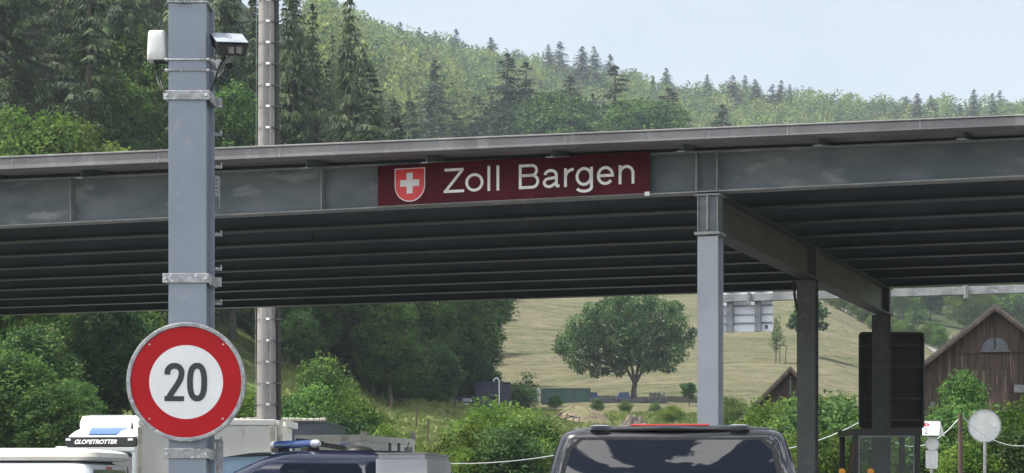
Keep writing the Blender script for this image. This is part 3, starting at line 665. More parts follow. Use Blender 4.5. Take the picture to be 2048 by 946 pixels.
for s_ in (-1, 1):
    bv.part('side_window', patch(BV, 'side', .45, 1.9, 1.25, 1.84, .08, side=s_), M['dark_glass'], smooth=30)
    bv.part('side_window', patch(BV, 'side', 2.0, 3.3, 1.25, 1.80, .08, side=s_), M['dark_glass'], smooth=30)
    bv.part('tail_light', patch(BV, 'rear', s_*.93-.09, s_*.93+.02 if s_>0 else s_*.93+.09, .95, 1.35, .03), M['red_lamp'])
bv.part('windscreen', patch(BV, 'front', -.72, .72, 1.2, 1.88, .06, taper=.2), M['dark_glass'], smooth=30)
bv.part('tailgate_lip', MB().tube([(-.72,.30,1.985),(-.4,.24,2.0),(0,.22,2.004),(.4,.24,2.0),(.72,.30,1.985)], .022, 8), M['black_paint'], smooth=60)
m = MB().prism([(-.30,2.020),(.28,2.020),(.28,2.034),(-.30,2.034)], lambda u,v,d: Vector((u,.22+d,v)), 0, .10); bv.part('brake_light', m, M['red_lamp'], bevel=.004)
for s_ in (-.53, .50): bv.part('rail_foot', (lambda L_: (setattr(L_, 'v', [(p[0]+s_, p[1], p[2]) for p in L_.v]), L_)[1])(loft([(1.99,.24,.56,.085,.04),(2.022,.18,.52,.078,.05),(2.030,.24,.46,.05,.04)])), M['camtop'], smooth=40)
bv.part('wiper', MB().tube([(0,-.03,1.15),(.35,.0,1.2)], .012), M['black_plastic'])
wheels(bv, (.95, 3.95), .93)
# white camper van on the left, side on
WV = [(.28,.03,5.0,.90,.15),(.6,0,5.1,.95,.2),(1.1,.0,5.0,.955,.2),(1.4,.05,4.5,.94,.18),(1.62,.09,4.2,.92,.16),(1.74,.13,4.0,.89,.15),(1.80,.17,3.9,.85,.15),(1.825,.25,3.8,.76,.15)]
YW = 22.6; cxw = (209-CX)/F*YW
wv = Thing('camper_van', 'white camper van with cream raised roof at the lower left', 'van', (cxw, YW+.93, 0), rz=R(90-3), local=True)
wv.part('body', loft(WV), M['white_paint'], smooth=30)
rf = [(1.835,.30,3.7,.76,.15),(1.85,.10,3.9,.80,.14),(1.885,.06,3.92,.815,.14),(1.935,.08,3.8,.80,.14),(1.965,.16,3.7,.74,.15),(1.985,.34,3.5,.62,.2),(1.99,.9,3.2,.4,.2)]
wv.part('raised_roof', loft(rf), M['cream'], smooth=30)
wv.part('roof_gap', loft([(1.81,.26,3.72,.775,.14),(1.852,.26,3.72,.785,.14)]), M['black_plastic'])
wv.part('rear_window', patch(WV, 'rear', -.78, .78, 1.1, 1.745, .07, taper=.1), M['dark_glass'], smooth=30)
wv.part('brake_light', MB().box((-.10,.12,1.752),(.10,.15,1.775)), M['red_lamp'])
for s_ in (-1, 1):
    wv.part('side_window', patch(WV, 'side', .42, 1.72, 1.2, 1.66, .16, side=s_), M['dark_glass'], smooth=30)
    wv.part('side_window', patch(WV, 'side', 1.78, 3.2, 1.2, 1.66, .05, side=s_), M['dark_glass'], smooth=30)
wv.part('windscreen', patch(WV, 'front', -.72, .72, 1.2, 1.72, .06), M['dark_glass'], smooth=30)
wv.part('roof_vent', MB().tube([(.25,.75,1.98),(.25,.75,2.02)], [.10,.06], 12), M['cream'], smooth=40)
for y in (.13, 1.745): wv.part('door_seam', patch(WV, 'side', y-.008, y+.008, .6, 1.78, .004, off=.002, side=1), M['black_plastic'])
wheels(wv, (.95, 4.0), .93)
# dark police car
PV = [(.28,.05,4.7,.88,.15),(.6,0,4.8,.94,.25),(1.0,.0,4.7,.945,.25),(1.12,.03,4.1,.93,.25),(1.35,.10,3.62,.89,.2),(1.6,.18,3.12,.83,.18),(1.74,.24,2.80,.79,.17),(1.81,.30,2.55,.74,.18),(1.85,.42,2.3,.66,.2),(1.875,.8,1.95,.5,.2)]
YC = 20.6; pcx = -1.60
PV = [(z*1.055,a,b,c,d) for z,a,b,c,d in PV]
pc = Thing('police_car', 'dark blue police car with blue light bar on its roof', 'car', (-.93, 25.3, 0), rz=R(90+33), local=True)
pc.part('body', loft(PV), M['navy'], smooth=30)
pc.part('windscreen', patch(PV, 'front', -.66, .66, 1.2, 1.90, .06, taper=.2, off=.012), M['screen_glass'], smooth=30)
for s_ in (-1, 1):
    w1 = pc.part('side_window', patch(PV, 'side', .55, 1.45, 1.25, 1.84, .06, side=s_), M['dark_glass'], smooth=30)
    pc.part('side_window', patch(PV, 'side', 1.5, 2.55, 1.25, 1.82, .06, side=s_), M['dark_glass'], smooth=30)
pc.part('rear_window', patch(PV, 'rear', -.66, .66, 1.15, 1.72, .05), M['dark_glass'], smooth=30)
cap = lambda x0, x1, yy, zz, r: MB().tube([(x0,yy,zz),(x0+(.04 if x1>x0 else -.04),yy,zz),(x1-(.04 if x1>x0 else -.04),yy,zz),(x1,yy,zz)], [r*.5,r,r,r*.5], 14)
lb = pc.part('light_bar', cap(-.56, .56, 1.95, 2.05, .048), M['blue_glass'], smooth=40)
for s_ in (-1, 1):
    pc.part('lamp_end', MB().tube([(s_*.48,1.95,2.05),(s_*.56,1.95,2.05),(s_*.62,1.95,2.05)], [.050,.049,.024], 14), M['camtop'], parent=lb, smooth=40)
    pc.part('bar_foot', MB().box((s_*.38-.09,1.87,1.95),(s_*.38+.09,2.03,2.01)), M['black_plastic'], parent=lb, bevel=.01)
pc.part('roof_dome', (lambda m_: m_)(MB().tube([(.25,.95,1.96),(.25,.95,2.0),(.25,.95,2.03),(.25,.95,2.045)], [.19,.18,.12,.04], 18)), M['black_plastic'], smooth=60)
pc.part('roof_aerial', MB().tube([(.0,.45,1.95),(-.02,.40,2.10)], .006, 6), M['black_plastic'])
wheels(pc, (.9, 3.7), .92)
# truck cab
YT = 69.0; tl = Thing('truck_cab', 'white long haul truck cab with black visor lettered GLOBETROTTER', 'truck', ((201-CX)/F*YT, YT, 0), rz=R(-7), local=True)
def fy(z): return float(np.interp(z, [0,2.9,3.2,3.45,3.9],[0,0.0,.12,.45,1.1]))
TV = [(.4,0,2.3,1.22,.12),(1.2,-.05,2.3,1.25,.15),(2.6,0.0,2.3,1.25,.15),(2.95,.05,2.3,1.24,.18),(3.18,.16,2.3,1.21,.2),(3.35,.5,2.3,1.12,.22),(3.46,.95,2.3,1.02,.22)]
tl.part('cab', loft(TV), M['white_paint'], smooth=30)
tl.part('windscreen', patch(TV, 'rear', -1.1, 1.1, 1.75, 2.62, .08), M['dark_glass'], smooth=30)
m = MB().prism(rrect(-1.25,1.25,2.80,3.13,.10), lambda u,v,d: Vector((u, -.22+abs(u)**3*.10+d+(v-2.8)*.25, v)), 0, .30); vz = tl.part('visor', m, M['black_plastic'], bevel=.02, smooth=40)
tx = bpy.data.curves.new('lettering', 'FONT'); tx.body = 'GLOBETROTTER'; tx.size = .205; tx.shear = .3; tx.align_x = 'CENTER'; tx.extrude = .004; tx.space_character = .98; tx.offset = .005
to_ = bpy.data.objects.new('tmp', tx); COL.objects.link(to_); bpy.context.view_layer.update()
tme = bpy.data.meshes.new_from_object(to_.evaluated_get(bpy.context.evaluated_depsgraph_get())); bpy.data.objects.remove(to_)
tme.materials.clear(); tme.materials.append(M['letter']); lo = link('lettering', tme, vz); lo.location = (-.12, -.20, 2.90); lo.rotation_euler = (R(76),0,0); lo.scale = (.98,1,1)
for s_ in (-1, 1):
    tl.part('visor_lamp', MB().box((s_*1.08-.09,-.145,3.0),(s_*1.08+.09,-.10,3.08)), M['chrome'], parent=vz, bevel=.01)
    tl.part('mirror', MB().box((s_*1.42-.12,.1,1.9),(s_*1.42+.12,.25,2.75)), M['black_plastic'], bevel=.03)
    tl.part('horn', MB().tube([(s_*.93,.55,3.42),(s_*.93,.50,3.62)], [.05,.02], 8), M['black_plastic'])
    tl.part('aerial', MB().tube([(s_*.93,.6,3.45),(s_*.91,.7,4.1)], .008, 6), M['black_plastic'])
def fr(u, z_, d=0): return (u, float(np.interp(z_, [3.18,3.35,3.46],[.16,.5,.95]))-.03-d, z_+.035+d)
m = MB().add([fr(-.48,3.20),fr(.48,3.20),fr(.66,3.45),fr(-.60,3.45),fr(-.48,3.20,-.02),fr(.48,3.20,-.02),fr(.66,3.45,-.02),fr(-.60,3.45,-.02)], [(0,1,2,3),(7,6,5,4),(0,4,5,1),(1,5,6,2),(2,6,7,3),(3,7,4,0)]); tl.part('roof_hatch', m, M['blue_visor'])
m = MB().add([(-1.14,.95,3.42),(1.14,.95,3.42),(1.14,2.3,3.42),(-1.14,2.3,3.42),(-1.08,1.3,3.88),(1.08,1.3,3.88),(1.10,2.3,3.95),(-1.10,2.3,3.95)], [(0,3,2,1),(4,5,6,7),(0,1,5,4),(1,2,6,5),(2,3,7,6),(3,0,4,7)]); tl.part('air_deflector', m, M['white_paint'], bevel=.03)
tl.part('sun_visor_gap', MB().box((-1.2,-.06,2.66),(1.2,.0,2.78)), M['white_paint'], bevel=.01)
tl.part('box_body', MB().box((-1.25,2.5,1.0),(1.25,11.5,3.92)), M['dirty_white'], bevel=.02)
for y in (1.2, 7.0, 9.0):
    for s_ in (-1,1): tl.part('wheel', MB().tube([(s_*.9,y,.5),(s_*1.2,y,.5)], .5, 20), M['tyre'], smooth=40)
# white box container beside the truck
def cbx(name, label, cat, pts, z0, z1, mside, mrail, rail=.16, group=None):
    """container on a four-cornered footprint"""
    c_ = sum((Vector(p) for p in pts), Vector((0,0)))/4; th = Thing(name, label, cat, (c_.x, c_.y, 0), group)
    def sc_(k): return [c_ + (Vector(p)-c_)*(1+k/((Vector(p)-c_).length)) for p in pts]
    def slab(k, za, zb_): q = sc_(k); return MB().add([(p.x,p.y,z) for z in (za,zb_) for p in q], [(0,3,2,1),(4,5,6,7),(0,1,5,4),(1,2,6,5),(2,3,7,6),(3,0,4,7)])
    th.part('wall', slab(0, z0, z1-rail), mside, bevel=.01)
    th.part('top_rail', slab(.03, z1-rail+.002, z1), mrail, bevel=.012)
    th.part('floor_frame', slab(.02, 0.004, z0-.002), M['dark_metal'])
    return th, sc_
xl, xr, yb = (278-CX)/F*50.2, (548-CX)/F*50, 50
bx, _ = cbx('white_container', 'big white box container with grey top rail behind the speed sign', 'container', [(xl,yb+.2),(xr,yb),(xr+.12,yb+3.0),(xl,yb+3.2)], .9, EYE+(HY-839)/F*50, M['dirty_white'], M['dirty_white'], .14)
bx.part('corner_post', MB().box((xr-.10,yb-.02,.9),(xr+.02,yb+.08,2.97)), M['offwhite'], bevel=.01)
bx.part('corner_post', MB().box((xl-.03,yb+.17,.9),(xl+.07,yb+.25,2.97)), M['offwhite'], bevel=.01)
bx.part('downpipe', MB().tube([(xr+.13,yb+.15,.9),(xr+.13,yb+.15,2.55),(xr+.13,yb+.10,2.75),(xr+.13,yb+.10,3.1)], .07, 10), M['offwhite'], smooth=40)
bx.part('rear_rail', MB().box((xr+.18,yb+1.0,2.98),(xr+.27,yb+3.0,3.14)), M['rusty_rail'])
bx.part('door_knob', MB().tube([(xr+.14,yb+2.3,2.15),(xr+.24,yb+2.3,2.15)], .06, 8), M['black_plastic'])
# dark tarpaulin trailer
xa, xb_ = (470-CX)/F*66, (652-CX)/F*66
tt, _ = cbx('tarpaulin_trailer', 'dark grey tarpaulin trailer with pale scalloped top edge behind the containers', 'trailer', [(xa,66),(xb_,66),(xb_,74),(xa,74)], 1.2, EYE+(HY-841)/F*66, M['tarp'], M['tarp'], .1)
m = MB(); x = xa-.05
while x < xb_: m.box((x,65.93,EYE+(HY-842)/F*66),(x+.17,66.1,EYE+(HY-836)/F*66+.01*math.sin(x*5))); x += .20
tt.part('roof_rail', m, M['offwhite'], bevel=.02)
m = MB()
for x in (xa+.3, xb_-.6, xb_-1.4):
    m.tube([(x,66.2,.5),(x,66.6,.5)], .5, 18)
tt.part('wheels', m, M['tyre'])
# low white container
wc, _ = cbx('office_container', 'low white container with grimy top rail behind the police car', 'container', [((590-CX)/F*40.4,40.4),((722-CX)/F*40,40),((829-CX)/F*44.4,44.4),((650-CX)/F*44.9,44.9)], .3, EYE+(HY-869)/F*40, M['dirty_white'], M['rusty_rail'], .14)
for px, YY in ((727,39.9),(826,44.3)):
    q = P(px, 872, YY); wc.part('corner_fitting', MB().box((q.x-.06,q.y-.06,q.z-.09),(q.x+.06,q.y+.06,q.z+.10)), M['offwhite'], bevel=.015)
pn = wc.part('notice', MB().box(tuple(P(680,893,40.05)), tuple(P(700,883,40.06))), M['sign_white'])
pn.data.transform(Matrix.Translation((0,-.14,0)))
m = MB()
for px in (683.5, 689, 694.5): q = P(px, 890.5, 40.05-.16); m.box((q.x-.02,q.y,q.z),(q.x+.018,q.y+.01,q.z+.055))
wc.part('notice_figures', m, M['blue_visor'], parent=pn)
for px in (762, 780): 
    q = P(px, 895, 41.6); wc.part('vent_strip', MB().box((q.x-.03+.18,q.y-.05,q.z-.15),(q.x+.03+.18,q.y+.02,q.z+.09)), M['postdark'])
m = MB().bar(P(598,882,39.5), P(640,888,39.3), .25, .10); m.bar(P(640,890,39.3), P(692,898,39.2), .12, .06); m.bar(P(630,884,39.4), P(690,893,39.3), .08, .03)
single('awning_arm', m, M['dark_metal'], 'grey folding awning arm in front of the low white container', 'awning')
q = P(817, 905, 39); single('roof_vent_pipe', MB().tube([(q.x,q.y,0),(q.x,q.y,q.z+.04),(q.x,q.y,q.z+.10)],[.08,.08,.09],12), M['galv'], 'short grey vent pipe standing between cabinet and low white container', 'vent pipe', smooth=40)
# grey cabinet
YK = 17.0
k0, k1, k2 = P(757,905,YK), P(850,905,YK-.05), P(898,917,YK+2.0)
gc = Thing('grey_cabinet', 'light grey metal cabinet with chamfered lid beside the police car', 'cabinet', (k1.x, YK+.5, 0))
zk = k1.z; fp = [(k0.x,YK),(k1.x,YK-.05),(k2.x,YK+1.9),(k0.x+(k2.x-k1.x),YK+1.95)]
def qs(e, z0_, z1_, e2=None):
    e2 = e if e2 is None else e2; c_ = sum((Vector(p) for p in fp), Vector((0,0)))/4
    f = lambda ee: [(p[0]+math.copysign(ee, p[0]-c_.x), p[1]+math.copysign(ee, p[1]-c_.y)) for p in fp]
    return MB().add([(x,y,z0_) for x,y in f(e)]+[(x,y,z1_) for x,y in f(e2)], [(0,3,2,1),(4,5,6,7),(0,1,5,4),(1,2,6,5),(2,3,7,6),(3,0,4,7)])
gc.part('body', qs(-.02, .02, zk-.055), M['cabinet'], bevel=.004)
gc.part('lid', qs(.0, zk-.053, zk-.015), M['cabinet'], bevel=.004)
gc.part('lid_top', qs(-.001, zk-.014, zk, -.03), M['white_plastic'])
for x, y in ((k0.x+.022,YK+.015),(k1.x-.022,YK-.035)): gc.part('corner_strip', MB().box((x-.008,y-.008,.02),(x+.008,y+.012,zk-.06)), M['white_plastic'])
# ------------------------------------------------------------------ gantry with panel behind
YG = 58.0
def GP(px, py): k = (px-CX)/F; Y = (O1.dot(B)+32.0)*1/(k*B.x+B.y); return Vector((k*Y, Y, EYE+(HY-py)/F*Y))
ga, gb2 = GP(1425,597), GP(2300,574); gz = GP(1445,597).z
gt = Thing('sign_gantry', 'grey steel gantry beam crossing the lanes behind the canopy', 'gantry', (ga.x, ga.y, 0))
a_, b_ = Vector((ga.x,ga.y,gz)), Vector((gb2.x,gb2.y,gz))
gt.part('beam', MB().bar(a_, b_, .22, .215), M['gantry'], bevel=.01)
for p in (a_, b_): gt.part('post', MB().box((p.x-.12,p.y-.12,0),(p.x+.12,p.y+.12,gz-.11)), M['gantry_dark'], bevel=.01)
for px in (1497, 1930):
    q = GP(px, 597); gt.part('beam_clamp', MB().box((q.x-.05,q.y-.18,gz-.22),(q.x+.05,q.y+.15,gz+.14)), M['gantry'], bevel=.01)
gp = Thing('gantry_panel', 'back of a white road sign panel hanging from the gantry', 'sign', tuple(GP(1490,663)))
def GG(px, py, d=0): q = GP(px, py); return q + Vector((.3,1,0)).normalized()*(.3+d)
p0, p1 = GG(1402,0), GG(1542,0); zlo_, zhi_ = GP(1490,662).z, GP(1490,560).z
def pan(pxa, pxb, za, zb_, d0, d1):
    qa, qb = GG(pxa,0,d0), GG(pxb,0,d0); n = Vector((.3,1,0)).normalized()*(d1-d0)
    return MB().add([(qa.x,qa.y,za),(qb.x,qb.y,za),(qb.x+n.x,qb.y+n.y,za),(qa.x+n.x,qa.y+n.y,za),(qa.x,qa.y,zb_),(qb.x,qb.y,zb_),(qb.x+n.x,qb.y+n.y,zb_),(qa.x+n.x,qa.y+n.y,zb_)], [(0,3,2,1),(4,5,6,7),(0,1,5,4),(1,2,6,5),(2,3,7,6),(3,0,4,7)])
gp.part('panel', pan(1402,1542,zlo_,zhi_,0,.04), M['panel_white'], bevel=.005)
for py in (628, 645, 610): z = GP(1490,py).z; gp.part('rib', pan(1402,1542,z-.02,z+.02,-.05,-.002), M['gantry'])
for px in (1458, 1514): gp.part('hanger', pan(px-6,px+6,zlo_-.02,zhi_,-.20,-.052), M['gantry_dark'], bevel=.006)
z = GP(1530,652).z; gp.part('plate_mark', pan(1527,1532,z-.06,z+.05,-.008,-.002), M['sign_black'])
# ------------------------------------------------------------------ black board and booth
YB = 41.8
bb = Thing('black_board', 'tall black sign board fixed behind the rear canopy column', 'sign board', tuple(P(1782,857,YB)))
def fB(u, v, d): q = P(u, v, YB); q.y += d; return q
m = MB().prism([(u, v) for u, v in rrect(1719,1847,666,857,7)], fB, 0, .10); bb.part('panel', m, M['black_board'])
m = MB().ring2d(rrect(1717,1848,664,858,8), rrect(1721,1844.5,668,855,6), fB, -.05, -.002); bb.part('frame', m, M['black_frame'])
for py in (691, 733, 797, 840): bb.part('cross_rail', MB().box(tuple(P(1721,py+1.6,YB)-Vector((0,.035,0))), tuple(P(1845,py-1.6,YB)-Vector((0,.003,0)))), M['black_frame'])
YH = 37.8
bo = Thing('glass_booth', 'black framed glass booth around the foot of the rear canopy column', 'booth', (P(1773,0,YH).x, YH+.8, 0))
bx0, bx1 = P(1706,0,YH).x, P(1841,0,YH).x; zt_ = P(0,858,YH).z; D = 1.5
for x, y in ((bx0,YH),(bx1-.10,YH),(bx0,YH+D),(bx1-.10,YH+D)): bo.part('frame_post', MB().box((x,y,.02),(x+.10,y+.08,zt_-.12)), M['black_frame'], bevel=.004)
bo.part('roof', MB().box((bx0-.03,YH-.03,zt_-.118),(bx1+.03,YH+D+.1,zt_)), M['black_frame'], bevel=.006)
pane = bo.part('window', MB().ring2d([(bx0+.102,.9),(bx1-.102,.9),(bx1-.102,zt_-.122),(bx0+.102,zt_-.122)], [(bx0+.125,.93),(bx1-.125,.93),(bx1-.125,zt_-.145),(bx0+.125,zt_-.145)], lambda u,v,d: Vector((u,YH+.03+d,v)), 0, .02), M['galv'])
bo.part('pane', MB().box((bx0+.126,YH+.036,.93),(bx1-.126,YH+.042,zt_-.146)), M['glass'], parent=pane)
bo.part('lower_panel', MB().box((bx0+.102,YH+.01,.02),(bx1-.102,YH+.06,.895)), M['black_frame'])
# ------------------------------------------------------------------ signs on the right
def round_back(px, py, r_px, Y, label, name='round_sign'):
    q = P(px, py, Y); r = r_px/F*Y; th = Thing(name, label, 'road sign', (q.x, Y, 0)); f = lambda u,v,d: Vector((q.x+u, Y-d, q.z+v))
    th.part('disc', MB().prism(circ(r*.96,40), f, 0, .012), M['sign_back'])
    th.part('rim', MB().ring2d(circ(r,40), circ(r*.93,40), f, -.01, .03), M['galv'])
    th.part('pole', MB().tube([(q.x,Y+.02,0),(q.x,Y+.02,q.z-r*.1)], .026, 10), M['galv'], smooth=40)
    for a_ in (90, 210, 330): th.part('bolt', MB().tube([f(r*.8*math.cos(R(a_)), r*.8*math.sin(R(a_)), .013), f(r*.8*math.cos(R(a_)), r*.8*math.sin(R(a_)), .02)], .012, 6), M['dark_metal'])
    return th, f, r
th, f, r = round_back(1969, 852, 33.5, 56, 'large round grey back of a road sign on a thin pole before the barn')
q = P(1969,852,56); th.o.children[2].data.transform(Matrix.Translation((0,-.0,0)))
th.part('sticker', MB().box((q.x+.22,55.96,q.z-.03),(q.x+.33,55.985,q.z+.08)), M['sign_white'])
th.part('pole_front', MB().tube([(q.x,55.96,0),(q.x,55.96,q.z-r*.94)], .045, 10), M['galv'], smooth=40)
YL = 50; q = P(1864,0,YL)
ls = Thing('lane_sign', 'small gable shaped lane sign with red emblem and number 2', 'lane sign', (q.x, YL, 0))
g0, g1 = P(1826,872,YL), P(1878,842,YL); rx_ = P(1893,0,YL).x
zt2, zl2 = P(0,843,YL).z, P(0,872,YL).z
f0 = lambda u, v, d: Vector((P(u,0,YL).x, YL-.18+ (zl2 and (P(0,v,YL).z-zl2)/(zt2-zl2))*.18 - d, P(0,v,YL).z))
ls.part('front_panel', MB().prism([(1826,871),(1875,871),(1880,843),(1832,843)], f0, 0, .015), M['panel_white'])
xA, xB = P(1826,0,YL).x, P(1875,0,YL).x
ls.part('gable_side', MB().add([(P(1875.5,0,YL).x,YL-.18,zl2),(P(1893,0,YL).x,YL+.2,zl2),(P(1880.5,0,YL).x,YL,zt2),(P(1877,0,YL).x,YL-.17,zl2),(P(1891,0,YL).x,YL+.19,zl2),(P(1880.5,0,YL).x-.05,YL,zt2-.01)], [(0,1,2),(5,4,3),(0,3,4,1),(1,4,5,2),(2,5,3,0)]), M['rusty_rail'])
ls.part('back_panel', MB().add([(xA,YL+.2,zl2),(P(1892.5,0,YL).x,YL+.22,zl2),(P(1881,0,YL).x,YL+.02,zt2+.005),(P(1832,0,YL).x,YL+.02,zt2+.005),(xA,YL+.22,zl2),(P(1894,0,YL).x,YL+.235,zl2),(P(1882,0,YL).x,YL+.035,zt2+.015),(P(1832,0,YL).x,YL+.035,zt2+.015)], [(0,1,2,3),(7,6,5,4),(0,4,5,1),(1,5,6,2),(2,6,7,3),(3,7,4,0)]), M['gantry'])
ls.part('emblem', MB().prism([(1850+8*math.cos(t_)*(1+.12*math.sin(6*t_)), 849.5-3.6*math.sin(t_)) for t_ in np.linspace(0,2*math.pi,24,endpoint=False)], f0, .016, .019), M['emblem_red'])
ls.part('emblem_mark', MB().prism([(1852,847.5),(1854,847.5),(1852.6,851.5),(1850.8,851.5)], f0, .0195, .021), M['sign_white'])
m = MB(); m.stroke([(1847.5+2.2+ -2.6*math.cos(R(t_)), 859.2-2.6*math.sin(R(t_))) for t_ in range(0,171,17)]+[(1852,861),(1847.5,867.5),(1852.8,867.5)], 1.3, f0, .016, .019); ls.part('numeral', m, M['sign_black'])
ls.part('pole', MB().tube([(q.x,YL+.04,0),(q.x,YL+.04,zl2-.02)], .04, 10), M['galv'], smooth=40)
cz = P(0,888,YL).z; f = lambda u,v,d: Vector((q.x+u, YL-.02-d, cz+v)); rr = 14.5/F*YL
ls.part('round_plate', MB().prism(circ(rr*.95,32), f, 0, .012), M['sign_back']); ls.part('plate_rim', MB().ring2d(circ(rr,32), circ(rr*.9,32), f, -.01, .025), M['galv'])
cz2 = P(0,919,YL).z; m = MB().prism(rrect(-.145,.145,-.22,.22,.03), lambda u,v,d: Vector((q.x+u-.01, YL-.02-d, cz2+v)), 0, .02); ls.part('lower_plate', m, M['sign_back'])
ls.part('label_strip', MB().box((q.x-.01,YL-.045,cz2-.1),(q.x+.05,YL-.041,cz2+.1)), M['sign_white'])
# wooden pole, stick, wires, warning lamps
q = P(1922,828,52); wp = single('wooden_pole', MB().tube([(q.x,52,0),(q.x-.02,52,q.z)], [.08,.06], 10), M['pole_wood'], 'slim brown wooden pole before the barn holding the pale wire', 'pole', smooth=50)
q = P(1707,885,34); q2 = P(1668,985,34); single('wooden_prop', MB().bar((q2.x,34,0),(q.x,34,q.z), .06, .06), M['pole_wood'], 'slanting brown wooden prop left of the glass booth', 'prop')
def wire(a, b_, sag, label, r=.014):
    pts = [a.lerp(b_, k/16) - Vector((0,0,sag*4*(k/16)*(1-k/16))) for k in range(17)]
    single('overhead_wire', MB().tube(pts, r, 6), M['rope'], label, 'wire', smooth=60)
wire(P(880,927,48), P(1180,896,50), .12, 'pale wire hanging between the grey cabinet and the black van', .011)
wire(P(1500,905,50), P(1730,838,52), .20, 'pale wire rising behind the second canopy column to the black board', .011)
wire(P(1790,884,52), P(1922,831,52), .38, 'pale wire sagging from the wooden pole towards the glass booth', .011)
wire(P(1922,831,52), P(2110,868,54), .52, 'pale wire running right from the wooden pole past the round sign', .011)
for px, lab in ((1684,'amber warning lamp nearer the wooden prop, on a low stand'), (1741,'amber warning lamp in front of the glass booth, on a low stand')):
    q = P(px, 943, 33); th = Thing('warning_lamp', lab, 'warning lamp', (q.x,33,0), 'amber warning lamps')
    th.part('lamp', MB().tube([(q.x,32.96,q.z-.0),(q.x,33.04,q.z-.0)], .052, 18), M['yellow'], bevel=.01, smooth=40)
    th.part('lamp_case', MB().box((q.x-.045,32.95,q.z-.22),(q.x+.045,33.05,q.z-.055)), M['yellow'], bevel=.01)
    th.part('stand', MB().box((q.x-.02,32.98,.03),(q.x+.02,33.02,q.z-.22)), M['galv']); th.part('foot', MB().box((q.x-.3,32.8,.005),(q.x+.3,33.2,.03)), M['tyre'])
# ------------------------------------------------------------------ barns
def barn(px, py, Y, hwpx, slope, depth, label, rz=0):
    ap = P(px, py, Y); hw_ = hwpx/F*Y; ze = ap.z-hw_*slope; g_ = ground(ap.x, Y)-.5
    th = Thing('timber_barn', label, 'barn', (ap.x, Y, g_)); X0 = ap.x
    m = MB().prism([(-hw_,g_),(hw_,g_),(hw_,ze),(0,ap.z),(-hw_,ze)], lambda u,v,d: Vector((X0+u,Y+d,v)), 0, depth); wl_ = th.part('wall', m, M['wood'])
    m = MB(); x = -hw_
    while x < hw_:                                                 # cover strips over the board joints
        top = ap.z-abs(x+.02)*slope-.12; m.box((X0+x,Y-.018-.006*random.random(),g_),(X0+x+.035,Y-.001,top)); x += .26+.05*random.random()
    th.part('board_strips', m, M['wood'], parent=wl_)
    ov = .35; t_ = .13; rf_ = None
    for s_ in (-1, 1):
        e = hw_+.45
        m = MB().prism([(0,ap.z+.02),(s_*e,ap.z-e*slope+.02),(s_*e,ap.z-e*slope+.02+t_),(0,ap.z+.02+t_)], lambda u,v,d: Vector((X0+u,Y+d,v)), -ov, depth+ov); rf_ = th.part('roof', m, M['roof_tile'])
        m = MB().prism([(0,ap.z-.10),(s_*e,ap.z-e*slope-.10),(s_*e,ap.z-e*slope+.015),(0,ap.z+.015)], lambda u,v,d: Vector((X0+u,Y+d,v)), -ov-.03, -ov+.02); th.part('barge_board', m, M['wood'], parent=rf_)
    return th, ap, hw_, ze
th, ap, hw_, ze = barn(1991, 617, 75, 215, .80, 12, 'large dark timber barn with half round louvre in its gable')
cz = P(0,700,75).z; cx2 = P(1990,0,75).x; rw = 26/F*75
for s_ in (-1, 1):
    pts = [(s_*.03,0)]+[(s_*(.03+(rw-.03)*math.cos(R(t_))), (24/F*75)*math.sin(R(t_))) for t_ in range(0,91,10)]
    w = th.part('louvre', MB().prism(pts, lambda u,v,d: Vector((cx2+u,74.95-d,cz+v)), -.04, .01), M['grey_wood'])
    m = MB()
    for k in range(1,7):
        z = k*.06; xe = (rw-.03)*math.sqrt(max(0,1-(z/(24/F*75))**2))*.95; m.box((cx2+min(s_*.05,s_*xe),74.90,cz+z-.012),(cx2+max(s_*.05,s_*xe),74.938,cz+z+.012))
    th.part('slat', m, M['postdark'], parent=w)
th.part('sill', MB().box((cx2-rw-.05,74.88,cz-.07),(cx2+rw+.05,74.97,cz-.002)), M['grey_wood'])
q = P(2041,778,75); th.part('board_patch', MB().box((q.x-.25,74.93,q.z-.14),(q.x+.3,74.97,q.z+.14)), M['grey_wood'])
q = P(1868,810,75); th.part('board_patch', MB().box((q.x-.09,74.93,q.z-.15),(q.x+.09,74.97,q.z+.15)), M['grey_wood'])
z = P(0,700.5,75).z; th.part('ledge', MB().box((cx2-hw_*.52,74.93,z-.10),(cx2+hw_*.52,74.98,z-.075)), M['wood'])
q = P(1985,790,75); th.part('barn_door', MB().box((q.x-.75,74.92,.3),(q.x+.6,74.97,q.z+.9)), M['wood'])
th2, ap2, _, _ = barn(1581, 740, 88, 120, 1.02, 9, 'small dark timber barn half hidden by the middle canopy column')
q = P(1581,768,88); th.o.rotation_euler.z = -.25; th2.o.rotation_euler.z = -.15
th2.part('pale_post', MB().box((q.x-.04,87.9,q.z-.5),(q.x+.04,87.95,q.z+.35)), M['grey_wood'])
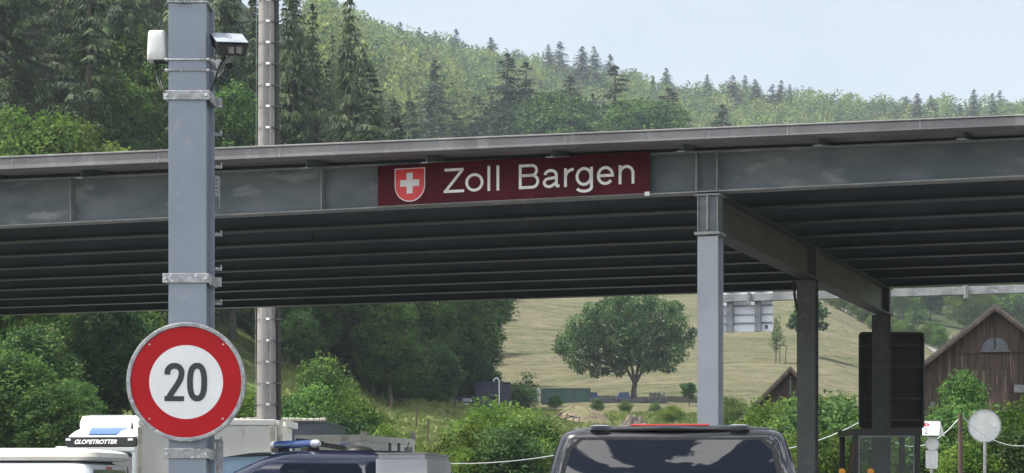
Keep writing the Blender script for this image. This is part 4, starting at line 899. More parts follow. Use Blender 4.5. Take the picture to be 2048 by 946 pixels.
# ------------------------------------------------------------------ foliage meshes
def quads(name, V, mats, extra=None):
    n = len(V); me = bpy.data.meshes.new(name); me.vertices.add(n*4); me.vertices.foreach_set('co', V.reshape(-1).astype(np.float32))
    me.loops.add(n*4); me.loops.foreach_set('vertex_index', np.arange(n*4, dtype=np.int32)); me.polygons.add(n)
    me.polygons.foreach_set('loop_start', np.arange(0, n*4, 4, dtype=np.int32)); me.polygons.foreach_set('loop_total', np.full(n, 4, dtype=np.int32))
    me.materials.append(mats); me.update(calc_edges=True); return me
def unit(v): return v/np.maximum(np.linalg.norm(v, axis=-1, keepdims=True), 1e-9)
def leaf_quads(C_, N_, size, asp=.5):
    n = len(C_); r = unit(rng.normal(size=(n,3))); t1 = unit(np.cross(N_, r)); t2 = np.cross(N_, t1)
    s = (size*(.6+.8*rng.random(n)))[:,None]; a = t1*s; b_ = t2*s*asp
    return np.stack([C_-a, C_-b_*1.0+a*.15, C_+a, C_+b_*1.0+a*.15], axis=1)
def crown_from_lobes(lobes, nleaf, size, inner=.35):
    lobes = np.array(lobes, float); w = lobes[:,3]**2; idx = rng.choice(len(lobes), nleaf, p=w/w.sum())
    d = unit(rng.normal(size=(nleaf,3))); L = lobes[idx]
    # leaf sprays: group leaves in sub-clumps on each lobe's surface
    rad = L[:,3]*np.clip(rng.normal(.88,.16,nleaf), inner, 1.22)
    nf = np.sin(d[:,0]*7+idx)*np.sin(d[:,1]*6+idx*2.1)*np.sin(d[:,2]*8+idx*.7)
    rad = rad*(1+.28*nf); keep = (nf > -.36) & (rng.random(nleaf) > .45*(nf<-.1))
    c = L[:,:3]+d*rad[:,None]*np.array([1,1,.86]); c = c[keep]; d = d[keep]
    N_ = unit(d*.5+np.array([0,0,.35])+rng.normal(size=c.shape)*.65)
    return leaf_quads(c, N_, size)
def limbs(mb, base, top, lobes, r0, rs):
    mid = base.lerp(top, .5)+Vector((rs.uniform(-.1,.1),rs.uniform(-.1,.1),0))*(top-base).length*.3
    mb.tube([base-Vector((0,0,.4)), base, mid, top], [r0*1.35, r0*1.1, r0*.85, r0*.62], 9)
    for l in lobes:
        e = Vector(l[:3]); s_ = mid.lerp(top, rs.uniform(.3,1)); m_ = s_.lerp(e, .5)+Vector((0,0,-.10*(e-s_).length)); k = rs.uniform(.28,.42)
        mb.tube([s_, m_, e], [r0*k, r0*k*.65, r0*.07], 6)
def broad_lobes(H, Rw, zb_, n, rs, pear=0):
    L = []
    for k in range(n):
        t_ = (k+.5)/n; z = zb_+(H-zb_)*(.12+.80*t_); ang = k*2.4+rs.uniform(-.3,.3)
        prof = math.sin(math.pi*min(1,max(.0,.12+.83*t_)))**.6
        rr = Rw*prof*rs.uniform(.35,.72); L.append((rr*math.cos(ang), rr*math.sin(ang), z, Rw*rs.uniform(.20,.38)*(.75+.25*prof)))
    L.append((0,0,zb_+(H-zb_)*.5,Rw*.55)); return L
PROTO = {}
def proto_broad(key, H, Rw, zb_, nl, nleaf, size, leafmat, seed, label, cat='tree', name='broadleaf_tree', r0=None):
    rs = random.Random(seed); L = broad_lobes(H, Rw, zb_, nl, rs)
    V = crown_from_lobes(L, nleaf, size); cmsh = quads('crown', V, M[leafmat])
    mb = MB(); limbs(mb, Vector((0,0,0)), Vector((0,0,zb_+(H-zb_)*.35)), L, r0 or H*.018, rs); tmsh = mb.mesh('trunk', M['bark'], smooth=60)
    PROTO[key] = (cmsh, tmsh, name, label, cat, H)
def proto_spruce(key, H, Rw, seed, m_, dens=1.0, z0=.06, sparse=0, droop=1.0):
    rs = random.Random(seed); Cs = []; A1 = []; mb = MB(); mb.tube([(0,0,-.6),(0,0,H*.5),(0,0,H)], [H*.012,H*.007,.02], 7)
    z = H*z0; V = []
    while z < H*.985:
        t_ = z/H; Lb = Rw*(1-t_)**.72*(.55+.45*min(1,(t_-z0+.05)*6)); nb_ = rs.randint(5,7) if t_ < .9 else 4
        for k in range(nb_):
            if rs.random() < sparse: continue
            ang = rs.uniform(0, 6.283); l = Lb*rs.uniform(.55,1.12); dr = droop*(.34-.42*t_)+rs.uniform(-.08,.08)
            dx, dy = math.cos(ang), math.sin(ang)
            if l > 1.2 and rs.random() < .35: mb.tube([(0,0,z),(dx*l*.55,dy*l*.55,z-dr*l*.5)], [.05,.015], 4)
            n = max(3, int(l/.27*dens))
            for i in range(n):
                s_ = (i+.6)/n*l; zz = z - dr*s_*(1.15-.45*s_/l) ; w = .16+.34*(1-s_/l)*min(1,l/2)
                for side in (-1, 0, 1):
                    ox, oy = -dy*side*w*rs.uniform(.4,1.2), dx*side*w*rs.uniform(.4,1.2)
                    c0 = np.array((dx*s_+ox*.4, dy*s_+oy*.4, zz)); tip = c0+np.array((dx*.22+ox*1.1, dy*.22+oy*1.1, -rs.uniform(.10,.50)*(.6 if t_ > .85 else 1)*droop))
                    wd = rs.uniform(.05,.11); pv = np.array((-dy,dx,rs.uniform(-.5,.5)))*wd
                    if side == 0: pv = np.array((rs.uniform(-1,1),rs.uniform(-1,1),rs.uniform(-.3,.3)))*wd
                    V.append((c0-pv, c0+pv*.9, tip+pv*.35, tip-pv*.45))
        z += H*.0165*rs.uniform(.7,1.3)
    for k in range(14):
        a = k*.9; V.append((np.array((0,0,H*.97)),np.array((.05,0,H*.97)),np.array((math.cos(a)*.25,math.sin(a)*.25,H*.985)),np.array((0,0,H*1.0))))
    PROTO[key] = (quads('crown', np.array(V), M[m_]), mb.mesh('trunk', M['bark'], smooth=60), 'spruce_tree', '', 'tree', H)
proto_spruce('s1', 26, 4.6, 1, 'spruce'); proto_spruce('s2', 28, 4.0, 2, 'spruce', sparse=.12); proto_spruce('s3', 24, 4.2, 3, 'spruce_dark', sparse=.22, z0=.12)
proto_spruce('s4', 27, 5.2, 4, 'spruce', sparse=.05, droop=1.5); proto_spruce('p1', 24, 4.6, 5, 'spruce_dark', sparse=.42, z0=.25, droop=.7)
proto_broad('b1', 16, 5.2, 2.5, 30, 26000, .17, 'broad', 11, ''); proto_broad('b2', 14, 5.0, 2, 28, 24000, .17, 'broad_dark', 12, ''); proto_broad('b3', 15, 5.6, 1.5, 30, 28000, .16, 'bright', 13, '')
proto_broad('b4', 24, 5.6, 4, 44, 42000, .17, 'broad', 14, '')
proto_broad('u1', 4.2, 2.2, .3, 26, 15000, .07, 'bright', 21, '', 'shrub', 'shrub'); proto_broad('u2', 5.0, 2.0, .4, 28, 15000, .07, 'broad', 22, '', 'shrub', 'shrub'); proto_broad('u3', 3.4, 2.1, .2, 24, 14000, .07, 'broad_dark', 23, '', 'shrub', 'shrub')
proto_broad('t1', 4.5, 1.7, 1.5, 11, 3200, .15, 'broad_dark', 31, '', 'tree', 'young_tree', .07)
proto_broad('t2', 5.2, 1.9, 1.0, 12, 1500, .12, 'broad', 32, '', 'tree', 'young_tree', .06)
def plant(key, px, Y, H=None, ytop=None, label='', group=None, wide=1.0, name=None, x=None):
    cmsh, tmsh, nm, _, cat, H0 = PROTO[key]; Xw = (px-CX)/F*Y if x is None else x; gz_ = ground(Xw, Y)-.1
    if ytop is not None: H = EYE+(HY-ytop)/F*Y-gz_
    s_ = H/H0; r = bpy.data.objects.new(name or nm, None); COL.objects.link(r); r.empty_display_size = .3
    r.location = (Xw, Y, gz_); r.rotation_euler = (0,0,random.uniform(0,6.28)); r.scale = (s_*wide, s_*wide, s_)
    tag(r, label, cat, group)
    link('crown', cmsh, r); link('trunk', tmsh, r); return r
random.seed(99)
# left wood
envx = [-400, 430, 470, 560, 640, 700, 740, 775, 830]; envy = [-500, -260, -40, -70, 5, -10, 60, 160, 260]
cnt = 0; rowsY = [118, 128, 139, 151, 164, 178, 194, 212, 232]
for YY in rowsY:
    step = 5.0; px = -150+random.uniform(0,30)
    while px < 800:
        Y_ = YY+random.uniform(-4,4); x_ = (px-CX)/F*Y_; g_ = ground(x_, Y_); lim = np.interp(px, envx, envy); zmax = EYE+(HY-lim)/F*Y_
        H = random.uniform(19, 29)
        if px > 560 and YY < 140: px += step/Y_*F; continue
        if g_+H > zmax: H = zmax-g_-random.uniform(0,2.5)
        if H > 9:
            key = random.choice(['s1','s2','s4','s1','s3']) if px > 230 or YY > 150 else random.choice(['s3','s2','s1','s4','b2'])
            if 200 < px < 340 and YY < 150: key = random.choice(['b2','s4','b1'])
            if key[0] == 'b' and H > 16: key = random.choice(['s1','s4','s2'])
            plant(key, px, Y_, H, label='dark tree standing in the dense wood on the left slope', group='trees of the dense wood on the left slope')
            cnt += 1
        px += step*random.uniform(.75,1.3)/Y_*F
# spruces singled out against the sky
for px, yt, YY, k, w, lab in ((700,-12,142,'s4',1.0,'tallest spruce at the right edge of the left wood, tip at the picture top'),
        (742,128,138,'s1',1.15,'drooping spruce at the outer right corner of the left wood'),
        (625,5,150,'s2',1.0,'thin spruce with hanging twigs right of the tall mast'),
        (585,-60,135,'s4',1.0,'big drooping spruce directly right of the mast'),
        (455,-70,140,'s4',1.0,'open drooping spruce between the grey post and the mast'),
        (505,-30,144,'p1',1.1,'sparse spruce just left of the mast with sky showing through'),
        (25,95,108,'s1',.9,'pale young spruce at the far left above the bright trees')):
    plant(k, px, YY, ytop=yt, label=lab, wide=w)
# bright broadleaf trees at the foot of the left slope
for px, yt, YY, k, w, lab in ((-10,300,90,'b3',.9,'bright green tree at the left edge just above the canopy'),(55,205,104,'b3',1.0,'bright yellow green tree rising above the canopy far left'),
        (285,35,128,'b4',1.0,'tall green broadleaf tree left of the grey post among the spruces'),(240,130,120,'b4',.9,'green broadleaf tree rising behind the bright trees left of the grey post'),(330,110,126,'b4',.9,'green broadleaf tree directly behind the antenna box'),(465,150,128,'b4',.8,'green broadleaf tree between the grey post and the mast'),(130,225,106,'b3',.95,'bright green tree second from the left above the canopy'),(200,275,108,'b3',.9,'bright green tree left of the grey post above the canopy'),
        (20,700,80,'b1',1.5,'leafy green tree at the left edge below the canopy'),(110,770,78,'b1',1.4,'rounded green bush tree above the white camper van'),
        (60,650,86,'b2',1.3,'dark green tree under the canopy at the far left'),(175,560,96,'b1',1.0,'green tree left of the grey post below the canopy'),
        (235,600,92,'b2',1.0,'dark green tree behind the left edge of the speed sign'),(300,560,100,'b1',1.1,'green tree behind the speed sign'),(150,760,84,'b1',1.2,'low green tree behind the truck cab')):
    plant(k, px, YY, ytop=yt, label=lab, wide=w)
# edge of the wood below the canopy
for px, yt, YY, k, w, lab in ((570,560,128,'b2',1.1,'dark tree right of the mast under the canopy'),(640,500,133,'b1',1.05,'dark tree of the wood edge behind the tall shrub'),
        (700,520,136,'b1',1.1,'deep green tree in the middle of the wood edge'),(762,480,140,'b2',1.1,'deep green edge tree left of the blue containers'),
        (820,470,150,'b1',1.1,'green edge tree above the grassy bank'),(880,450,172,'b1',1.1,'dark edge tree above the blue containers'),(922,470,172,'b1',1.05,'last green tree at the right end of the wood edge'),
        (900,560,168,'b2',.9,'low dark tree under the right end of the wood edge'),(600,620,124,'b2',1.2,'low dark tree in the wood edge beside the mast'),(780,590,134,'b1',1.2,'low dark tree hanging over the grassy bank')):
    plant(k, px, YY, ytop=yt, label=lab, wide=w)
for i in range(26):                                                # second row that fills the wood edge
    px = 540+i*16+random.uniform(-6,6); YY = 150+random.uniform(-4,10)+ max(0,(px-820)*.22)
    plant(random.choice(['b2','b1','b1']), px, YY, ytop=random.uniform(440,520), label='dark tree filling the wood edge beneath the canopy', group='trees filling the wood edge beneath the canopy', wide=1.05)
for i in range(26):
    px = 560+i*12.5+random.uniform(-5,5); YY = 134+(px-560)*.035
    plant('u3', px, YY, random.uniform(2.5,4.5), label='low dark undergrowth bush at the foot of the wood edge', group='undergrowth bushes at the foot of the wood edge', wide=1.1)
for i in range(12):
    px = 848+i*9+random.uniform(-3,3); YY = 158+random.uniform(-2,6)
    plant('u3', px, YY, random.uniform(3,5), label='low dark undergrowth bush at the foot of the wood edge', group='undergrowth bushes at the foot of the wood edge', wide=1.1)
# shrubs
for px, yt, YY, k, w, lab in ((650,712,84,'u2',.85,'tall thin green shrub right of the mast'),(625,770,82,'u2',1.0,'dull green shrub beside the mast foot'),(705,790,80,'u1',.85,'rounded light green shrub above the tarpaulin trailer'),
        (728,806,80,'u2',.9,'green shrub on the bank above the low white container'),(770,850,76,'u1',.9,'low green shrub at the right of the low white container'),(670,830,76,'u3',1.0,'dark low shrub behind the tarpaulin trailer'),
        (570,790,88,'u2',1.0,'green shrub seen just right of the mast foot'),(500,770,90,'u1',1.3,'green shrub between the speed sign and the mast'),
        (1000,800,72,'u1',1.05,'big light green shrub left of the black van'),(1060,825,70,'u2',1.2,'green shrub touching the left edge of the black van'),(955,850,68,'u1',1.1,'light green shrub behind the grey cabinet'),(1025,865,66,'u3',1.1,'dark low shrub left of the black van'),(925,895,66,'u1',.9,'low leafy shrub right of the grey cabinet'),(1085,880,68,'u1',.9,'low green shrub behind the left corner of the black van'),
        (1545,800,74,'u1',.9,'light green shrub before the small barn'),(1500,858,72,'u2',.9,'green shrub rising right of the black van'),(1590,792,72,'u2',.9,'green shrub behind the middle canopy column'),(1560,870,66,'u1',1.1,'low shrub at the right of the black van'),
        (1665,790,72,'u2',1.3,'dark green shrub between the middle column and the black board'),(1700,810,70,'u3',1.4,'green shrub left of the glass booth'),(1640,860,66,'u1',1.2,'light green shrub low beside the middle column'),(1735,850,66,'u2',1.2,'green shrub seen through the glass booth'),(1810,860,66,'u1',1.2,'light shrub seen through the right of the booth glass'),(1775,840,68,'u3',1.3,'dark shrub behind the glass booth'),
        (1925,742,66,'b1',.75,'fresh green pointed tree before the large barn'),(1890,810,62,'u2',1.1,'green shrub behind the lane sign'),(1960,830,61,'u3',1.2,'dark shrub behind the large round sign'),(2035,800,60,'u1',1.1,'pale flowering shrub at the right edge'),(2000,850,60,'u2',1.2,'green shrub right of the round sign pole'),(1850,870,62,'u1',1.1,'low green shrub right of the glass booth'),(1935,880,58,'u1',1.1,'low green shrub at the wooden pole foot'),(2050,870,58,'u3',1.1,'dark shrub low at the right edge')):
    plant(k, px, YY, ytop=yt, label=lab, wide=w)
# walnut on the meadow
YN = 200; wal = P(1268, 796, YN); g_ = ground(wal.x, YN); rs = random.Random(5); L = []
S2 = YN/F
for px, py, r in ((1165,655,30),(1135,688,24),(1150,715,22),(1182,725,20),(1205,650,34),(1215,618,26),(1250,612,26),(1290,610,26),(1270,645,34),(1320,625,28),(1352,650,26),(1330,670,30),(1372,680,18),(1350,708,22),(1288,690,28),(1236,680,32),(1195,698,26),(1312,722,20),(1335,735,14),(1228,715,20),(1120,700,12),(1160,735,12),(1190,748,10),(1385,665,10),(1262,712,24),(1290,732,16),(1238,738,16),(1210,742,10),(1262,655,34),(1180,675,30),(1335,690,26),(1240,600,14),(1300,598,14),(1350,615,16),(1180,622,16)):
    for d in (-1, 1):
        L.append(((px-1268)*S2, d*rs.uniform(.3,2.6), (796-py)*S2, r*S2*rs.uniform(.9,1.1)))
wt = Thing('walnut_tree', 'broad spreading walnut tree standing alone on the meadow', 'tree', (wal.x, YN, g_), local=True)
dz = wal.z-g_; L = [(a,b_,c_+dz,r) for a,b_,c_,r in L]
V = crown_from_lobes(L, 34000, .15); cme = quads('crown', V, M['walnut']); link('crown', cme, wt.o)
mb = MB(); fk = Vector((0.1,0,(796-768)*S2+dz)); mb.tube([(0,0,-.4),(0,0,.1),(-.02,0,fk.z*.6),tuple(fk)], [.45,.31,.26,.25], 10)
for l in L[::2]:
    e = Vector(l[:3]); side = -1 if e.x < .3 else 1; kn = fk+Vector((side*.9,0,1.6))
    if abs(e.x) < 2 and rs.random() < .5: kn = fk+Vector((side*.4,0,2.2))
    mb.tube([fk, kn, kn.lerp(e,.5)+Vector((0,0,-.1)), e], [.17,.12,.07,.025], 6)
wt.part('trunk', mb, M['bark'], smooth=60)
# small trees on the meadow
plant('t1', 1378, 190, ytop=766, label='small round tree left of the pale canopy column', wide=1.25)
plant('t1', 1614, 240, ytop=600, label='dark round young tree behind the middle canopy column', wide=1.25)
plant('t2', 1057, 185, ytop=742, label='bare looking sapling beside the green skip', wide=1.1)
plant('t1', 985, 205, ytop=742, label='small dark bush tree behind the blue containers', wide=1.5)
plant('t2', 1833, 290, ytop=590, label='slim tree beside the gravel path up the hill', wide=1.1)
st = plant('t2', 1553, 230, ytop=630, label='staked sapling beside the gantry panel', wide=.5)
q = P(1555, 668, 232); gq = ground(q.x,230); m = MB()
for dx, dx2 in ((-.55,-.45),(0,0),(.6,.75)): m.tube([(q.x+dx,230,gq-.2),(q.x+dx2,230,gq+2.1)], .05, 6)
m.bar((q.x-.5,230,gq+2.05),(q.x+.8,230,gq+2.05),.06,.07)
single('sapling_stakes', m, M['pole_wood'], 'three wooden stakes with a cross bar round the staked sapling', 'tree stakes')
# bushes along the hedge at the upper right of the meadow
for i in range(16):
    t_ = i/15; px = 1650+t_*290; YY = 318-70*t_+random.uniform(-4,4)
    plant('u1' if i%3 else 'u2', px, YY+6, random.uniform(2,4), label='small bush in the hedge along the gravel path', group='bushes of the hedge along the gravel path', wide=1.2)
for i in range(17):
    px = 1735+i*24+random.uniform(-8,8); YY = random.uniform(350,400)
    plant(random.choice(['b1','b3','b2','b3']), px, YY, random.uniform(9,14), label='tree of the wooded slope behind the barn', group='trees of the wooded slope behind the barn')
# middle row of dark spruces above the canopy
for px, yt, YY, k, w, lab in ((870,118,300,'s3',1.15,'dark ragged spruce above the shield of the name board'),(820,200,290,'s1',1.2,'grey green spruce right of the left wood'),
        (1015,105,310,'s3',1.2,'tall dark spruce above the word Zoll'),(1052,122,312,'p1',1.2,'thin gappy spruce right of the tall dark spruce'),(960,190,300,'s4',1.3,'broad spruce left of the tall dark spruce'),
        (1140,150,320,'s1',1.35,'dark cone shaped spruce above the letter B'),(1230,130,318,'p1',1.5,'open layered spruce above the word Bargen'),(1338,175,330,'s3',1.5,'wide dark spruce standing alone over the roof edge'),
        (1445,208,335,'s3',1.3,'small dark spruce at the roof edge above the pale column'),(1190,215,322,'s1',1.3,'low spruce left of the open layered spruce'),(910,225,296,'s1',1.3,'low dark spruce between two tall ones'),(790,215,262,'s4',1.1,'spruce beside the corner of the left wood'),
        (1080,205,306,'s4',1.35,'broad low spruce below the gappy one'),(1010,215,298,'s4',1.5,'broad brown green spruce low above the name board'),(1275,225,326,'s2',1.2,'low spruce right of the open layered spruce'),(1300,232,330,'s1',1.2,'low spruce left of the wide lone spruce')):
    plant(k, px, YY, ytop=yt, label=lab, wide=w*1.55) if 0 else plant(k, px, YY+(48 if px > 860 else 0), ytop=yt, label=lab, wide=w*1.7)
for i in range(46):
    px = 775+i*13+random.uniform(-6,6); YY = random.uniform(335,372) if px > 900 else random.uniform(268,330)
    yt = random.uniform(185,255) if px < 1290 else random.uniform(240,265)
    plant(random.choice(['s1','s4','s3','b1','b2','s4']), px, YY, ytop=yt, wide=random.uniform(1.2,1.6), label='green tree in the belt behind the canopy roof', group='trees of the belt behind the canopy roof')
# spires on the far ridge
for i, (px, yt) in enumerate(((757,48),(765,40),(800,43),(838,54),(870,60),(912,57),(982,74),(1097,88),(1120,82),(1165,92),(1188,92),(1220,108),(1332,135),(1415,148),(1465,150),(1490,150),(1510,158),(1545,168),(1562,160),(1580,168),(1812,192),(1835,186),(1862,190),(1920,206),(1948,178),(1985,186),(2000,180))):
    Y_ = 700+random.uniform(0,40); x_ = (px-CX)/F*Y_; plant(['s1','s4','s3'][i%3], px, Y_, ytop=yt, label='small dark spruce tip standing out on the far ridge', group='spruce tips on the far ridge', wide=random.uniform(1.9,2.7))
# far wooded hillside: one mass
tmpl = []
for s_ in range(5):
    rs = random.Random(50+s_); Lb_ = broad_lobes(9, 4.0, 1.5, 13, rs); tmpl.append(crown_from_lobes(Lb_, 1150, .27))
for s_ in range(2):
    n = 900; h = rng.random(n)**1.25; a = rng.random(n)*6.283; r = 3.7*(1-h)*(.45+.55*rng.random(n))*(.75+.25*np.sin(h*38)); c = np.stack([r*np.cos(a), r*np.sin(a), 2+h*13], 1)
    tmpl.append(leaf_quads(c*np.array([1.15,1.15,.85]), unit(np.stack([np.cos(a)*.5, np.sin(a)*.5, np.full(n,.6)],1)+rng.normal(size=(n,3))*.3), .30, .45))
VV = []
Y_ = 352.0
while Y_ < 790:
    x_ = (640-CX)/F*Y_; xe = (2300-CX)/F*Y_
    while x_ < xe:
        xx = x_+random.uniform(-2,2); yy = Y_+random.uniform(-3,3); px = CX+F*xx/yy
        if not (px > 1560 and yy < 420):
            k = random.choice([0,1,2,3,4,0,1,2,3,4,0,1,2,3,4,5]); s_ = random.uniform(1.0,1.85) if k < 5 else random.uniform(.9,1.3); an_ = random.uniform(0,6.28); c_, sn = math.cos(an_), math.sin(an_)
            Rm = np.array([[c_,-sn,0],[sn,c_,0],[0,0,1]])*s_
            VV.append(tmpl[k] @ Rm.T + np.array([xx, yy, ground(xx,yy)-.5]))
        x_ += 8.2
    Y_ += 9.5
V = np.concatenate(VV); me = quads('hillside_wood', V, M['farwood']); o = link('hillside_wood', me); tag(o, 'pale green wood covering the far hillside up to the ridge', 'wood', kind='stuff')
print('far quads', len(V), 'left trees', cnt)
# ------------------------------------------------------------------ grass and field clumps
def grass(name, n, pxr, yr, size, label, mat_, wide=.45):
    V = []
    for i in range(n):
        Y_ = random.uniform(*yr); px = random.uniform(*pxr); x_ = (px-CX)/F*Y_; c0 = np.array((x_, Y_, ground(x_,Y_)-.03)); h = size*random.uniform(.5,1.4); a = random.uniform(-.35,.35)
        w = np.array((math.cos(a),math.sin(a),0))*h*wide; lean = np.array((random.uniform(-.4,.4),random.uniform(-.4,.4),1))*h
        V.append((c0-w, c0+w, c0+lean+w*.35, c0+lean-w*.3))
    o = link(name, quads(name, np.array(V), mat_)); tag(o, label, 'grass', kind='stuff')
grass('bank_grass', 26000, (540,1480), (84,160), .32, 'rough green grass on the bank below the wood', M['blade'])
# fence posts on the bank and hill
for px, py, YY, h in ((832,818,108,1.6),(783,795,122,1.5),(854,850,98,1.6),(910,800,140,1.6)):
    x_ = (px-CX)/F*YY; g_ = ground(x_,YY); single('fence_post', MB().tube([(x_,YY,g_-.2),(x_+.05,YY,g_+h*.8)], .045, 7), M['pole_wood'], 'weathered wooden fence post on the grassy bank below the wood', 'fence post', 'fence posts on the grassy bank')
for px, YY in ((990,290),(1822,292),(1862,298),(1880,296),(1905,290),(1925,300)):
    x_ = (px-CX)/F*YY; g_ = ground(x_,YY); single('fence_post', MB().tube([(x_,YY,g_-.2),(x_+.05,YY,g_+2.0)], .08, 7), M['pole_wood'], 'thin wooden fence post high on the meadow', 'fence post', 'fence posts high on the meadow')
# ------------------------------------------------------------------ yard below the meadow
def at(px, Y): x_ = (px-CX)/F*Y; return x_, ground(x_, Y)
def yardbox(name, label, cat, px0, px1, Y, ytop, depth, m_, rib=0, mr=None, ybot=None):
    x0, g0_ = at(px0, Y); x1, g1_ = at(px1, Y); g_ = min(g0_, g1_)-.1 if ybot is None else EYE+(HY-ybot)/F*Y; zt_ = EYE+(HY-ytop)/F*Y
    th = Thing(name, label, cat, ((x0+x1)/2, Y+depth/2, g_)); th.part('body', MB().box((x0,Y,g_),(x1,Y+depth,zt_-.10)), m_, bevel=.03)
    th.part('top_edge', MB().box((x0-.05,Y-.06,zt_-.10),(x1+.05,Y+depth+.05,zt_)), mr or m_, bevel=.03)
    n = rib
    for k in range(n+1):
        x = x0+(x1-x0)*k/max(n,1); th.part('rib', MB().box((x-.05,Y-.05,g_+.01),(x+.05,Y-.002,zt_-.11)), mr or m_)
    return th, x0, x1, g_, zt_
YD = 150
th, x0, x1, g_, zt_ = yardbox('blue_container', 'lower front dark blue steel container with white lettering near the wood', 'container', 917, 1000, YD, 793, 2.2, M['cont_blue'], 3, ybot=823)
for k, (h, w) in enumerate(((.26,.62),(.16,.45))):
    zz = g_+.82-k*.30; m = MB(); x = x0+.32+(.0 if k == 0 else .1)
    for i in range(6 if k == 0 else 4):
        wl_ = .085; m.box((x,YD-.012,zz-h/2),(x+.03,YD-.003,zz+h/2)); m.box((x+.03,YD-.012,zz+h/2-.05),(x+wl_,YD-.003,zz+h/2)); 
        if i%2: m.box((x+.03,YD-.012,zz-.03),(x+wl_,YD-.003,zz+.03))
        x += .115
    th.part('lettering', m, M['sign_white'])
yardbox('blue_container', 'upper rear dark blue container with rusty patches beside the wood', 'container', 952, 1020, YD+4, 764, 2.4, M['cont_blue'], 3, ybot=820)
x_, g_ = at(998, YD-1.0); zt_ = EYE+(HY-770)/F*YD
single('bent_pipe', MB().tube([(x_,YD-1,g_-.2),(x_,YD-1,zt_+.2)]+[(x_-.2+.2*math.cos(R(t_)),YD-1,zt_+.2+.25*math.sin(R(t_))) for t_ in range(15,181,15)], .055, 8), M['rope'], 'pale bent pipe standing at the end of the blue containers', 'pipe', smooth=60)
YE = 195
th, x0, x1, g_, zt_ = yardbox('green_skip', 'long dark green skip container left of the walnut tree', 'skip', 1083, 1180, YE, 776, 2.4, M['cont_green'], 3, M['dark_metal'], ybot=807)
th, x0, x1, g_, zt_ = yardbox('white_trailer', 'pale shed trailer behind the sapling left of the green skip', 'trailer', 1030, 1080, YE+3, 778, 2.2, M['dirty_white'], 1, ybot=806)
def bluecab(px0, px1, label):
    x0, _ = at(px0, YE+1); x1, _ = at(px1, YE+1); z0_ = EYE+(HY-800)/F*YE; z1_ = EYE+(HY-784)/F*YE; w = (x1-x0)
    m = MB().prism([(x0,z0_),(x1,z0_),(x1-w*.2,z1_),(x0+w*.25,z1_)], lambda u,v,d: Vector((u,YE+1+d,v)), 0, 1.6)
    th = Thing('blue_cover', label, 'tarpaulin', ((x0+x1)/2, YE+1, z0_)); th.part('sheet', m, M['blue_tarp'], bevel=.05)
    th.part('frame_line', MB().bar((x0+w*.25,YE+.98,z1_),(x1-w*.2,YE+.98,z1_),.05,.05), M['dark_metal'])
bluecab(1174, 1199, 'faded blue cover directly right of the green skip'); bluecab(1230, 1264, 'faded blue trapezoid cover in front of the walnut trunk')
for px0, px1, yt, lab in ((1181,1232,797,'low dark flat trailer between the two blue covers'),(1232,1300,799,'low dark flat trailer under the walnut tree'),(1298,1332,796,'low trailer loaded with pallets right of the walnut tree')):
    x0, _ = at(px0, YE-1); x1, _ = at(px1, YE-1); zt_ = EYE+(HY-yt)/F*YE; gb_ = EYE+(HY-811)/F*YE
    th = Thing('flat_trailer', lab, 'trailer', ((x0+x1)/2, YE-1, gb_)); th.part('side_board', MB().box((x0,YE-1.6,gb_+.22),(x1-.05,YE+.4,zt_)), M['dark_metal'], bevel=.02)
    for k in range(6): x = x0+(x1-x0-.1)*k/5; th.part('stake', MB().box((x,YE-1.66,gb_+.2),(x+.06,YE-1.605,zt_+random.uniform(-.05,.15))), M['grey_wood'])
    for x in (x0+.4, x1-.5): th.part('wheel', MB().tube([(x,YE-1.5,gb_+.15),(x,YE-1.2,gb_+.15)], .25, 12), M['tyre'])
    if px0 == 1298:
        m = MB()
        for k in range(3): m.box((x0+.05,YE-1.3,zt_+.05+k*.16),(x1-.1-k*.2,YE+.1,zt_+.10+k*.16))
        for k in range(4): m.box((x0+.1+k*.42,YE-1.25,zt_),(x0+.2+k*.42,YE,zt_+.5))
        th.part('pallets', m, M['grey_wood'])
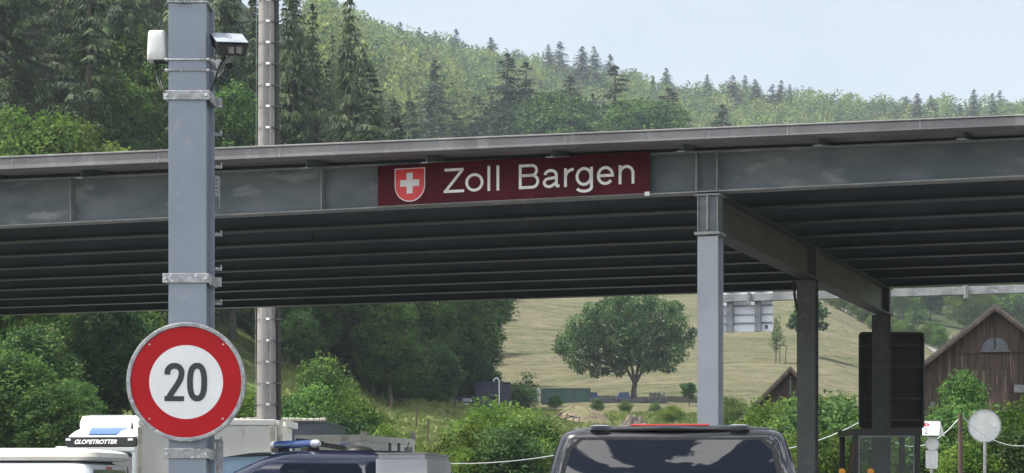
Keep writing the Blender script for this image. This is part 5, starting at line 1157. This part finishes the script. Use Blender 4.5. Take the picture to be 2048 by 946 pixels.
def mound(name, label, cat, px, Y, wpx, ytop, m_, dy=4, rough=.25, seed=0):
    x_, g_ = at(px, Y); w = wpx/F*Y/2; h = EYE+(HY-ytop)/F*Y-g_+.3; rs = random.Random(seed); ph = [rs.uniform(0,6) for _ in range(6)]; n = 40; mb = MB()
    for j in range(n+1):
        for i in range(n+1):
            u, v = i/n*2-1, j/n*2-1; d = math.sqrt(u*u+v*v); z = h*max(0, math.cos(min(d,1)*math.pi/2))**.9
            z *= 1+rough*(math.sin(u*6+ph[0])*math.sin(v*7+ph[1])*.5+math.sin(u*15+ph[2])*math.cos(v*13+ph[3])*.3+rs.uniform(-.25,.25))
            mb.v.append((x_+u*w, Y+v*dy, g_-.35+z))
    mb.f = [(j*(n+1)+i, j*(n+1)+i+1, (j+1)*(n+1)+i+1, (j+1)*(n+1)+i) for j in range(n) for i in range(n)]
    return single(name, mb, m_, label, cat)
mound('straw_mound', 'broad mound of dry straw and soil below the green skip', 'mound', 1160, 150, 150, 811, M['soil'], 4, .16, 1)
mound('rubble_heap', 'brown rubble heap directly above the black van roof', 'heap', 1268, 138, 92, 836, M['rubble'], 2, .45, 2)
mound('stone_heap', 'pale heap of stones on the meadow behind the middle column', 'heap', 1605, 215, 90, 701, M['gravel'], 2, .8, 3) if False else None
m = MB(); x_, g_ = at(1150, 142)
for a, b_ in (((1132,846),(1134,826)),((1132,830),(1158,836)),((1145,848),(1148,834)),((1158,848),(1160,832)),((1126,838),(1146,832))): m.bar(P(a[0],a[1],141), P(b_[0],b_[1],141), .07, .07)
single('broken_rail', m, M['grey_wood'], 'broken wooden rail in front of the straw mound', 'fence')
# fill shrubs around the yard
for px, YY, h, k, lab in ((1345,150,1.5,'u1','small shrub right of the rubble heap'),(1110,168,1.3,'u2','low weeds before the green skip'),(1250,180,1.1,'u1','low weeds below the blue cover'),(1310,172,1.2,'u2','low weeds below the loaded trailer'),(1035,160,2.2,'u3','dark weeds at the end of the blue containers'),(1195,172,1.2,'u2','low weeds behind the straw mound'),(1460,140,2.6,'u1','yellow green shrub right of the pale column'),(1480,120,2.2,'u2','small shrub left of the small barn')):
    plant(k, px, YY, h, label=lab, wide=1.5)
# ------------------------------------------------------------------ haze
hm = bpy.data.materials.new('haze air'); hm.use_nodes = True; nt = hm.node_tree; nt.nodes.clear()
pv = nt.nodes.new('ShaderNodeVolumePrincipled'); pv.inputs['Color'].default_value = (.74,.86,1,1); pv.inputs['Density'].default_value = .00024; pv.inputs['Anisotropy'].default_value = .2
om = nt.nodes.new('ShaderNodeOutputMaterial'); nt.links.new(pv.outputs[0], om.inputs['Volume'])
o = link('haze', MB().box((-960,-320,-1.5),(960,1350,232)).mesh('haze', hm)); tag(o, 'thin pale haze in the valley air', 'haze', kind='stuff')
